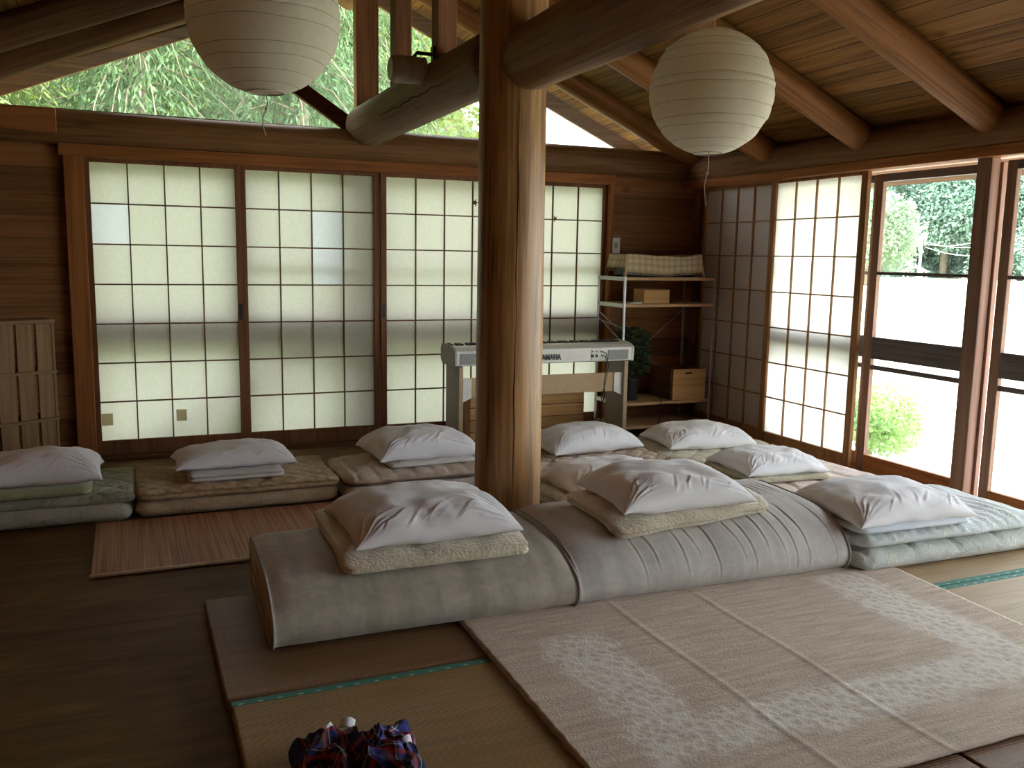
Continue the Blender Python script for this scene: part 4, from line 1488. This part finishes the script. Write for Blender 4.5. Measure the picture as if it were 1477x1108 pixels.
for z in (1.135, .945, .232, .060):
    bd = M().box(SX0 + .003, SX1 - .003, SY0 + .003, SY1 - .003, z, z + .022).build('board', shm, shf, o3, bevel=.002)
    for xa in (SX0 + .002, SX1 - .005):
        M().box(xa, xa + .003, SY0 + .024, SY1 - .024, z - .004, z + .024).build('side_angle', STEEL, bd)
M().beam((SX0 + .01, SY1 + .003, .30), (SX1 - .01, SY1 + .003, .90), .006, .003).beam((SX0 + .01, SY1 + .004, .90), (SX1 - .01, SY1 + .004, .30), .006, .003).build('cross_brace', STEEL, shf, o3)
M().beam((SX0 - .002, SY0 + .01, .70), (SX0 - .002, SY1 - .01, .86), .003, .006).beam((SX0 - .003, SY0 + .01, .80), (SX0 - .003, SY1 - .01, .84), .003, .006).build('side_brace', STEEL, shf, o3)

rad = empty('cassette_radio', (3.76, -.27, 1.157), 0, 'black radio cassette player under a checked cloth on the shelf top', 'radio')
M().box(-.30, .29, -.10, .10, .0, .15).build('case', BLACK_PLASTIC, rad, bevel=.015)
M().box(-.10, .08, -.104, -.10, .012, .045).build('front_panel', plain('radio_grey', (.06, .06, .065), .4), rad, bevel=.001)
M().box(-.085, -.03, -.1065, -.104, .034, .043).build('display', plain('radio_silver', (.45, .45, .45), .3), rad)
ck, nt, b = mat_new('checked_cloth')
uvm = N(nt, 'ShaderNodeUVMap')
sep = N(nt, 'ShaderNodeSeparateXYZ')
L(nt, uvm.outputs[0], sep.inputs[0])
a_ = math_(nt, 'MULTIPLY', stripes(sep.outputs[0], 17, 0, .42), .55)
b__ = math_(nt, 'MULTIPLY', stripes(sep.outputs[1], 11, 0, .42), .55)
c = mixc(nt, a_, (0.60, 0.50, 0.34), (0.42, 0.30, 0.15))
c = mixc(nt, b__, c, (0.40, 0.28, 0.14))
L(nt, c, b.inputs['Base Color'])
b.inputs['Roughness'].default_value = .95
fz = N(nt, 'ShaderNodeTexNoise', i_Scale=300.0)
bump(nt, b, fz.outputs['Fac'], .4, .003)


def cloth_pt(u, t):
    """draped over a box: s runs from the front hem over the top to the back hem"""
    hx, hy, hz = .318, .118, .165
    drop = .125
    s = -hy - drop + t * 2 * (hy + drop)
    xr_ = (u - .5) * 2 * (hx + .105)
    over = max(0, abs(xr_) - hx)
    xw = math.copysign(min(abs(xr_), hx) + over * (.18 + .10 * math.sin(t * 17)), xr_)
    wv_ = .5 + .5 * math.sin(u * 21 + 1.3 * math.sin(u * 9))
    z = hz - .014 * math.sin(u * PI) ** 2 * 1.2 + .012 * nz(u * 5, t * 3, 2)
    if abs(s) <= hy:
        y = s
    else:
        d = abs(s) - hy
        y = math.copysign(hy + .006 + .020 * wv_ * d / drop, s)
        z -= d
    z -= over * .97
    if over > 0:
        z = max(z, .006 + .04 * (1 - over / .105))
    return (xw, y, z)


ccl = empty('checked_cloth', (3.76, -.27, 1.157), 0, 'beige checked cloth with a fringe draped over the radio', 'cloth')
c_ = M().grid(90, 60, cloth_pt).build('cloth_body', ck, ccl, smooth=True, solid=.004)
uvl = c_.data.uv_layers.new(name='uv')
for lp in c_.data.loops:
    i = lp.vertex_index
    uvl.data[lp.index].uv = ((i % 91) / 90, (i // 91) / 60)
fr = M()
for i in range(90):
    p = cloth_pt((i + .5) / 90, 0)
    fr.beam(p, (p[0] + .004 * nz(i * 2.1), p[1] - .002, p[2] - .016 - .006 * abs(nz(i * 1.3, 4))), .0025, .002, (0, 1, 0))
fr.build('fringe', plain('cloth_fringe', (0.58, 0.47, 0.30), .95), ccl)

bx = empty('wooden_box', (3.70, -.33, .967), 0, 'small pale wooden box on the second board of the steel shelf', 'box')
M().box(-.108, .105, -.075, .075, 0, .096).build('box_body', wd(PINE, 'x', name='pine'), bx, bevel=.002)
M().box(-.110, .107, -.077, .077, .096, .103).build('lid', wd(PINE, 'x', name='pine'), bx, bevel=.001)
M().box(3.47, 3.57, -.41, -.36, .9672, .973).box(3.50, 3.585, -.40, -.37, .973, .978).build('paper_slips', WHITE_PLASTIC)
tag(bpy.data.objects['paper_slips'], 'few pale paper slips left of the small wooden box', 'paper')
bx = empty('wooden_crate', (3.99, -.27, .2545), 0, 'pine fronted wooden crate on the low board of the steel shelf', 'crate')
M().box(-.15, .15, -.14, .13, 0, .226).build('crate_body', wd(DARK, 'y', name='crate_side'), bx, bevel=.002)
M().box(-.135, .152, -.152, -.140, -.0005, .228).build('front', wd(PINE, 'x', knots=.9, grain=9, name='pine_front'), bx, bevel=.001)
M().box(-.03, .03, -.1535, -.152, .19, .204).build('hand_slot', plain('slot_shadow', (.05, .03, .02), .9), bx)

# potted plant
pp = empty('potted_plant', (3.555, -.30, .2545), 0, 'bushy green plant in a dark pot on the low shelf board', 'plant')
M().lathe([(.001, 0), (.058, 0), (.072, .15), (.076, .152), (.076, .165), (.066, .165), (.062, .14), (.001, .14)], 28).build('pot', BLACK_PLASTIC, pp, smooth=True, bevel=.001)
PLM = plain('dark_leaf', (0.055, 0.12, 0.055), .55, var=.4)
rn = random.Random(4)
lf, stm = M(), M()
for i in range(16):
    a = rn.uniform(0, 2 * PI)
    rr = rn.uniform(.02, .12)
    stm.tube([(0, 0, .13), (rr * .4 * math.cos(a), rr * .4 * math.sin(a), .28), (rr * math.cos(a), rr * math.sin(a) * .8, rn.uniform(.34, .52))], .003, 6)
for i in range(900):
    a, e = rn.uniform(0, 2 * PI), rn.uniform(0, 1)
    rr = (.150 * math.sin(PI * (.14 + .74 * e)) ** .6) * rn.uniform(.3, 1)
    c0 = Vector((rr * math.cos(a) * 1.05, rr * math.sin(a) * .85, .175 + .36 * e))
    d = Vector((math.cos(a) + rn.uniform(-.7, .7), math.sin(a) + rn.uniform(-.7, .7), rn.uniform(-.5, .6))).normalized()
    s_ = d.cross(Vector((rn.uniform(-.4, .4), rn.uniform(-.4, .4), 1))).normalized()
    ln_, w_ = rn.uniform(.03, .055), rn.uniform(.011, .019)
    b0 = len(lf.v)
    up_ = s_.cross(d).normalized()
    lf.v += [tuple(c0), tuple(c0 + d * ln_ * .5 + s_ * w_ - up_ * .004), tuple(c0 + d * ln_), tuple(c0 + d * ln_ * .5 - s_ * w_ - up_ * .004), tuple(c0 + d * ln_ * .5 + up_ * .002)]
    lf.f += [(b0, b0 + 1, b0 + 4), (b0 + 1, b0 + 2, b0 + 4), (b0 + 2, b0 + 3, b0 + 4), (b0 + 3, b0, b0 + 4)]
stm.build('stems', plain('stem_green', (.09, .12, .05), .6), pp)
lf.build('leaves', PLM, pp)
M().tube([(3.78, -.35, .262), (3.76, -.43, .2585), (3.74, -.458, .25), (3.735, -.462, .18), (3.71, -.465, .09), (3.66, -.48, .02), (3.60, -.56, .006)], .0032, 8).build('shelf_cable', BLACK_PLASTIC, smooth=True)
tag(bpy.data.objects['shelf_cable'], 'thin black cable hanging from the low shelf board to the floor', 'cable')
M().tube([(3.62, -.03, 1.10), (3.61, -.035, .92), (3.64, -.035, .80), (3.58, -.035, .70), (3.60, -.035, .55)], .003, 8).build('wall_cable', BLACK_PLASTIC, smooth=True)
tag(bpy.data.objects['wall_cable'], 'thin dark cable down the board wall behind the steel shelf', 'cable')

# ------------------------------------------------------------------ slatted bookcase at the left edge
BKM = wd(((0.20, 0.11, 0.05), (0.32, 0.19, 0.095)), 'z', name='bookcase_slats')
BKX = wd(((0.20, 0.11, 0.05), (0.32, 0.19, 0.095)), 'x', name='bookcase_boards')
bc = empty('slatted_rack', (-.212, -.37, 0), R(29), 'slatted wooden rack at the left edge behind the far left pillow', 'rack')
for i in range(6):
    M().box(-.105 * (i + 1) + .010, -.105 * i - (.0 if i == 0 else .004), -.002, .012, .03, .885).build('slat', BKM, bc, bevel=.002)
M().box(-.64, .004, -.02, .20, .88, .90).build('top_board', BKX, bc, bevel=.002)
for z in (.60, .33, .06):
    M().box(-.64, .002, -.022, .19, z, z + .018).build('shelf_board', BKX, bc, bevel=.002)
M().box(-.012, .003, -.006, .19, 0, .88).build('end_panel', BKM, bc, bevel=.002)
M().box(-.64, -.625, -.006, .19, 0, .88).build('end_panel', BKM, bc, bevel=.002)

# ------------------------------------------------------------------ outside: ground, trees behind the gable, field and hill beyond the glass doors
gm_, nt, b = mat_new('pale_field')
v = coords(nt, (1, 1, 1), rnd=False)
n1 = N(nt, 'ShaderNodeTexNoise', i_Scale=.35, i_Detail=6.0)
L(nt, v, n1.inputs['Vector'])
n2 = N(nt, 'ShaderNodeTexNoise', i_Scale=14.0, i_Detail=4.0)
L(nt, v, n2.inputs['Vector'])
sep = N(nt, 'ShaderNodeSeparateXYZ')
L(nt, v, sep.inputs[0])
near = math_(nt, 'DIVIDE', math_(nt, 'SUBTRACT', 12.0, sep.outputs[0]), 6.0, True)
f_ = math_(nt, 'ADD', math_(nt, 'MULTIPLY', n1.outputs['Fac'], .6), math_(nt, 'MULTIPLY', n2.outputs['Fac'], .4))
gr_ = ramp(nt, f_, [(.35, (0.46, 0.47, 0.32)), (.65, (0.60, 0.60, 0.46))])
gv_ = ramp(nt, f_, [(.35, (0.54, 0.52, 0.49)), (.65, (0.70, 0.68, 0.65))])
dim_ground = ramp(nt, f_, [(.35, (0.035, 0.055, 0.018)), (.65, (0.11, 0.14, 0.045))])  # unseen back ground darkened to cut light bounced onto the back screens
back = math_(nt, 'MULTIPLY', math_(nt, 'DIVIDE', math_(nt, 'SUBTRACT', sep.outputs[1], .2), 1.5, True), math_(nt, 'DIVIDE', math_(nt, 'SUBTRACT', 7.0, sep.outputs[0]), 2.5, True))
L(nt, mixc(nt, back, mixc(nt, near, gr_, gv_), dim_ground), b.inputs['Base Color'])
b.inputs['Roughness'].default_value = .95


def ground_z(x, y):
    d = max(0, x - 5)
    return -.50 - min(1.3, d * .0075) + (max(0, y - 2.0) * .10 * max(0, min(1, (9 - x) / 6)) if y > 2 else 0)


st(M().grid(70, 70, lambda u, t: (-40 + 300 * u ** 1.6, -70 + 330 * t, ground_z(-40 + 300 * u ** 1.6, -70 + 330 * t) - (.0))).build('ground', gm_, smooth=True), 'bright pale ground and field beyond the glass doors', 'ground')


def leafy(name, c, c2, tr=.45, scale=2.0):
    m, nt, b = mat_new(name)
    out = nt.nodes['Material Output']
    v = coords(nt)
    n = N(nt, 'ShaderNodeTexNoise', i_Scale=scale, i_Detail=3.0)
    L(nt, v, n.inputs['Vector'])
    cc = ramp(nt, n.outputs['Fac'], [(.35, c), (.65, c2)])
    L(nt, cc, b.inputs['Base Color'])
    b.inputs['Roughness'].default_value = .55
    t = N(nt, 'ShaderNodeBsdfTranslucent')
    L(nt, cc, t.inputs[0])
    mx = N(nt, 'ShaderNodeMixShader')
    mx.inputs[0].default_value = tr
    L(nt, b.outputs[0], mx.inputs[1])
    L(nt, t.outputs[0], mx.inputs[2])
    L(nt, mx.outputs[0], out.inputs[0])
    return m


def leaf_quad(mm, c0, d, s_, ln_, w_):
    b0 = len(mm.v)
    mm.v += [tuple(c0), tuple(c0 + d * ln_ * .45 + s_ * w_), tuple(c0 + d * ln_), tuple(c0 + d * ln_ * .45 - s_ * w_)]
    mm.f.append((b0, b0 + 1, b0 + 2, b0 + 3))


def drooping(seed, h, rad, n, ln, wdt, droop=.6, nbr=70):
    """crown of feathery drooping sprays along arching branches; returns foliage, wood"""
    rn = random.Random(seed)
    fo, wo = M(), M()
    wo.tube([(0, 0, 0), (.05, .03, h * .4), (.10 * rn.uniform(-1, 1), .1, h * .8), (.1, .15, h * .98)], [.09, .075, .04, .01], 8)
    for k in range(nbr):
        t = rn.uniform(.16, 1.0)
        a = rn.uniform(0, 2 * PI)
        r_ = rad * (1.05 - .55 * t) * rn.uniform(.6, 1.1)
        z0 = h * t * .95
        pts = []
        for q in range(5):
            s = q / 4
            pts.append(Vector((r_ * s * math.cos(a), r_ * s * math.sin(a), z0 + r_ * (.45 * s - droop * s * s * 1.15))))
        wo.tube(pts, [.018, .014, .010, .007, .003], 5)
        for _ in range(n // nbr):
            s = rn.uniform(.15, 1.05)
            i = min(3, int(s * 4))
            p = pts[i].lerp(pts[i + 1], s * 4 - i) + Vector((rn.gauss(0, .16), rn.gauss(0, .16), rn.gauss(-.05, .16))) * (rad / 2.2)
            d = Vector((math.cos(a) * .6 + rn.gauss(0, .5), math.sin(a) * .6 + rn.gauss(0, .5), -droop + rn.gauss(0, .45))).normalized()
            s_ = d.cross(Vector((rn.gauss(0, 1), rn.gauss(0, 1), rn.gauss(0, 1)))).normalized()
            leaf_quad(fo, p, d, s_, ln * rn.uniform(.6, 1.3), wdt * rn.uniform(.7, 1.2))
    return fo, wo


def rounded_crown(seed, h, rad, n, ln, wdt, lobes=14):
    rn = random.Random(seed)
    fo, wo = M(), M()
    wo.tube([(0, 0, 0), (.1, 0, h * .3), (0, .1, h * .6), (.1, .1, h * .85)], [rad * .09, rad * .075, rad * .05, rad * .015], 8)
    for k in range(lobes):
        a, e = rn.uniform(0, 2 * PI), rn.uniform(-.5, 1)
        c0 = Vector((rad * .62 * math.cos(a) * math.cos(e), rad * .62 * math.sin(a) * math.cos(e), h * .60 + h * .30 * math.sin(e)))
        wo.tube([(0, 0, h * .35), tuple(c0 * .6 + Vector((0, 0, h * .16))), tuple(c0)], [rad * .035, rad * .02, rad * .006], 5)
        r_ = rad * rn.uniform(.34, .55)
        for _ in range(n // lobes):
            q = Vector((rn.gauss(0, 1), rn.gauss(0, 1), rn.gauss(0, .8))).normalized()
            p = c0 + q * r_ * rn.uniform(.6, 1.02)
            d = (q + Vector((rn.gauss(0, .6), rn.gauss(0, .6), rn.gauss(-.3, .5)))).normalized()
            s_ = d.cross(Vector((rn.gauss(0, 1), rn.gauss(0, 1), rn.gauss(0, 1)))).normalized()
            leaf_quad(fo, p, d, s_, ln * rn.uniform(.6, 1.3), wdt * rn.uniform(.7, 1.2))
    return fo, wo


BARK = plain('bark', (0.22, 0.17, 0.12), .9, var=.3, scale=8)
CULM = plain('bamboo_culm', (0.36, 0.40, 0.20), .5, var=.2, scale=5)
F_A = leafy('bright_bamboo_leaf', (0.085, 0.14, 0.022), (0.24, 0.31, 0.07), .5)
F_B = leafy('cool_cedar_leaf', (0.045, 0.105, 0.035), (0.13, 0.215, 0.085), .45)
F_C = leafy('yellow_green_leaf', (0.12, 0.17, 0.028), (0.26, 0.32, 0.08), .5)


def tree(name, data, mats, loc, rz, s, label, cat, group):
    root = empty(name, loc, rz, label, cat, group)
    root.scale = (s, s, s)
    data[0].build('foliage', mats[0], root)
    data[1].build('trunk', mats[1], root, smooth=True)
    return root


GT = 'trees outside behind the gable window'
protos = [tree('bamboo', drooping(1, 6.0, 1.7, 19000, .115, .012, .75, 110), (F_A, CULM), (-1.9, 4.2, 0), 0, 1, 'x', 'bamboo', GT),
          tree('cedar_tree', drooping(2, 7.0, 2.0, 20000, .13, .014, .95, 120), (F_B, BARK), (1.2, 5.4, 0), 0, 1, 'x', 'tree', GT),
          tree('broadleaf_tree', rounded_crown(3, 7.5, 2.6, 15000, .13, .045), (F_C, BARK), (.2, 10, 0), 0, 1, 'x', 'tree', GT)]
spots = [(0, -3.6, 5.4, 1.0), (0, -1.4, 4.6, .92), (1, .35, 5.6, 1.0), (1, 2.35, 6.4, 1.0), (0, 1.5, 8.0, 1.05), (1, 3.9, 9.2, 1.05),
         (2, -6.5, 10.5, 1.2), (2, -2.4, 11.5, 1.3), (2, 2.6, 13.0, 1.35), (0, -.6, 8.2, 1.1), (1, -4.6, 8.4, 1.2), (2, 5.9, 15.5, 1.2), (0, -6.8, 6.6, 1.1), (2, .4, 16.5, 1.6), (2, -5.5, 16.5, 1.6)]
tl = ['green bamboo outside at the left end of the gable window', 'bamboo with drooping leaves outside just left of the big lantern', 'feathery cedar outside right behind the gable king post',
      'feathery cedar outside seen between the struts and the pillar', 'bamboo outside farther off behind the cedars', 'pale far cedar outside just left of the pillar over the tie log',
      'yellow green broadleaf tree far behind the left bamboo', 'yellow green broadleaf tree behind the lantern at the gable', 'broadleaf tree far behind the tie log end', 'second row bamboo between king post and lantern',
      'tall cedar in the second row at the left of the gable window', 'farthest broadleaf tree near the pillar', 'bamboo past the left edge of the gable glass', 'tall broadleaf tree farthest behind the king post', 'tall broadleaf tree farthest behind the left gable corner']
first = [True] * 3
for (k, x, y, s), lab in zip(spots, tl):
    o = protos[k] if first[k] else copy_tree(protos[k])
    first[k] = False
    o.location = (x, y, ground_z(x, y) - .02)
    o.rotation_euler = (0, 0, x * 2.3 + y)
    o.scale = (s, s, s)
    o['label'] = lab

# shrub close outside the glass door, shading the foot of the bright screen side
tree('garden_shrub', rounded_crown(9, .95, .60, 6000, .055, .022, 26), (leafy('shrub_leaf', (0.20, 0.36, 0.10), (0.36, 0.52, 0.18), .4), BARK), (6.1, -.08, ground_z(6.1, 0) - .02), 0, .78,
     'leafy green shrub seen low through the glass door beside the bright screen', 'shrub', None)
# far woods beyond the field
F_D = leafy('hazed_tree_leaf', (0.14, 0.24, 0.19), (0.25, 0.36, 0.29), .3, .3)  # distance haze put into a paler, bluish leaf colour
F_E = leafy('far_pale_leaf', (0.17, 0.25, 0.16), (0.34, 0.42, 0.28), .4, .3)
FT = 'trees across the field'
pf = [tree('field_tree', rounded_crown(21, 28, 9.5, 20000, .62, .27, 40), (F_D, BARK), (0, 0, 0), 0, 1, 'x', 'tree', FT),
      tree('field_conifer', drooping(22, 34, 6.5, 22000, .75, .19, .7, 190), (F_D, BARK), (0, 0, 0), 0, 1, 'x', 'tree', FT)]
CX, CY = .176, -5.96


def at_dir(u, dist):
    """ground spot in the direction of picture column u (seen from the middle of the room)"""
    a = math.atan((u - 738.5) / 1290) + R(23.3)
    return CX + dist * math.sin(a), CY + dist * math.cos(a)


ff = [True, True]
far = [(1, 1262, 190, 1.0, 'left of the pole'), (0, 1290, 205, 1.0, 'behind the utility pole'), (1, 1325, 200, 1.05, 'right of the utility pole'), (0, 1352, 195, 1.0, 'in the middle of the glass door view'),
       (1, 1385, 200, 1.15, 'by the post between the glass doors'), (0, 1412, 190, 1.1, 'hidden mostly by the post between the doors'), (1, 1445, 185, 1.1, 'left in the glass door at the right edge'), (0, 1475, 190, 1.1, 'at the right edge of the picture'),
       (0, 1510, 190, 1.0, 'past the right edge'), (1, 1240, 210, 1.1, 'next to the bright screen, farthest')]
for k, u, ds, s, lab in far:
    o = pf[k] if ff[k] else copy_tree(pf[k])
    ff[k] = False
    x, y = at_dir(u, ds)
    o.location = (x, y, -6.0)
    o.rotation_euler = (0, 0, u)
    o.scale = (s, s, s)
    o['label'] = ('round bluish tree ' if k == 0 else 'tall bluish conifer ') + 'across the field, ' + lab
x, y = at_dir(1240, 95)
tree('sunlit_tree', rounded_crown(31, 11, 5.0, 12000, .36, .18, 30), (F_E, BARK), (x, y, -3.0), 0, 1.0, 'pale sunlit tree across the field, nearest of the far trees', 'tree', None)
sl, nt, b = mat_new('wooded_slope')
v = coords(nt, rnd=False)
n1 = N(nt, 'ShaderNodeTexNoise', i_Scale=1.1, i_Detail=9.0, i_Roughness=.7)
L(nt, v, n1.inputs['Vector'])
L(nt, ramp(nt, n1.outputs['Fac'], [(.38, (0.015, 0.03, 0.010)), (.52, (0.05, 0.085, 0.025)), (.66, (0.13, 0.18, 0.055))]), b.inputs['Base Color'])
b.inputs['Roughness'].default_value = 1.0
bump(nt, b, n1.outputs['Fac'], 1.0, .6)
st(M().grid(80, 50, lambda u, t: (-45 + 61 * u, 19 + 26 * t, -.6 + 25 * t * min(1, (1 - u) * 14) + 1.2 * nz(u * 22, t * 14, 1) + .6 * nz(u * 60, t * 40, 1))).build('hillside', sl, smooth=True), 'steep green wooded slope behind the trees at the gable', 'hillside')
hl, nt, b = mat_new('wooded_hill')
v = coords(nt, rnd=False)
n1 = N(nt, 'ShaderNodeTexNoise', i_Scale=.12, i_Detail=8.0)
L(nt, v, n1.inputs['Vector'])
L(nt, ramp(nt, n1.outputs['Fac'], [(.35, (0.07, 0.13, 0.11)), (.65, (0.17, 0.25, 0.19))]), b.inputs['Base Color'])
b.inputs['Roughness'].default_value = 1.0
bump(nt, b, n1.outputs['Fac'], 1.0, 4.0)
hx, hy = at_dir(1370, 470)


def hill_pt(u, t):
    r_, a = t, u * 2 * PI
    rad = 230
    z = 120 * (math.cos(min(1, r_) * PI) * .5 + .5) + 7 * nz(u * 9, r_ * 6, 3) * (1 - r_)
    return (rad * r_ * math.cos(a), rad * r_ * math.sin(a), z - 3)


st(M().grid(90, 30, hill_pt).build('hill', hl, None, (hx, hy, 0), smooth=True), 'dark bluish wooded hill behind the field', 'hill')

# utility pole, its wires and the little red roofed shed
px, py = at_dir(1318, 150)
pz = ground_z(px, py)
po = empty('utility_pole', (px, py, pz), .9, 'pale concrete utility pole across the field', 'pole')
CONC = plain('concrete', (0.62, 0.62, 0.60), .8)
M().tube([(0, 0, 0), (0, 0, 6.2)], [.22, .15], 12).build('post', CONC, po, smooth=True)
M().box(-1.0, 1.0, -.08, .08, 5.5, 5.7).box(-.8, .8, -.08, .08, 4.8, 4.95).build('crossarm', STEEL, po)
wx, wy = at_dir(1470, 100)
for q, (dz, dr) in enumerate(((5.75, -.9), (5.75, .9), (5.0, .7))):
    pts = []
    for i in range(13):
        t = i / 12
        pts.append((px + (wx - px) * t + dr * .6, py + (wy - py) * t - dr * .6, pz + dz + (.4 - .5 * q) * t - 1.1 * math.sin(t * PI)))
    tag(M().tube(pts, .035, 5).build('overhead_wire', CONC), ('upper far', 'upper near', 'lower')[q] + ' overhead wire from the utility pole across the field', 'wire', 'overhead wires')  # wires coloured pale to stand in for sunlight and haze on them
sx, sy = at_dir(1312, 118)
sz = ground_z(sx, sy)
shd = empty('field_shed', (sx, sy, sz), .6, 'small open shed with a faded red roof across the field', 'shed')
for i in (-1, 1):
    for j in (-1, 1):
        M().box(i * 1.5 - .08, i * 1.5 + .08, j * 1.0 - .08, j * 1.0 + .08, 0, 1.5).build('post', CONC, shd)
M().prism([(-1.4, 1.45), (0, 2.05), (1.4, 1.45), (1.4, 1.37), (0, 1.95), (-1.4, 1.37)], 'x', -1.9, 1.9).build('roof', plain('faded_red', (.52, .22, .18), .8), shd)
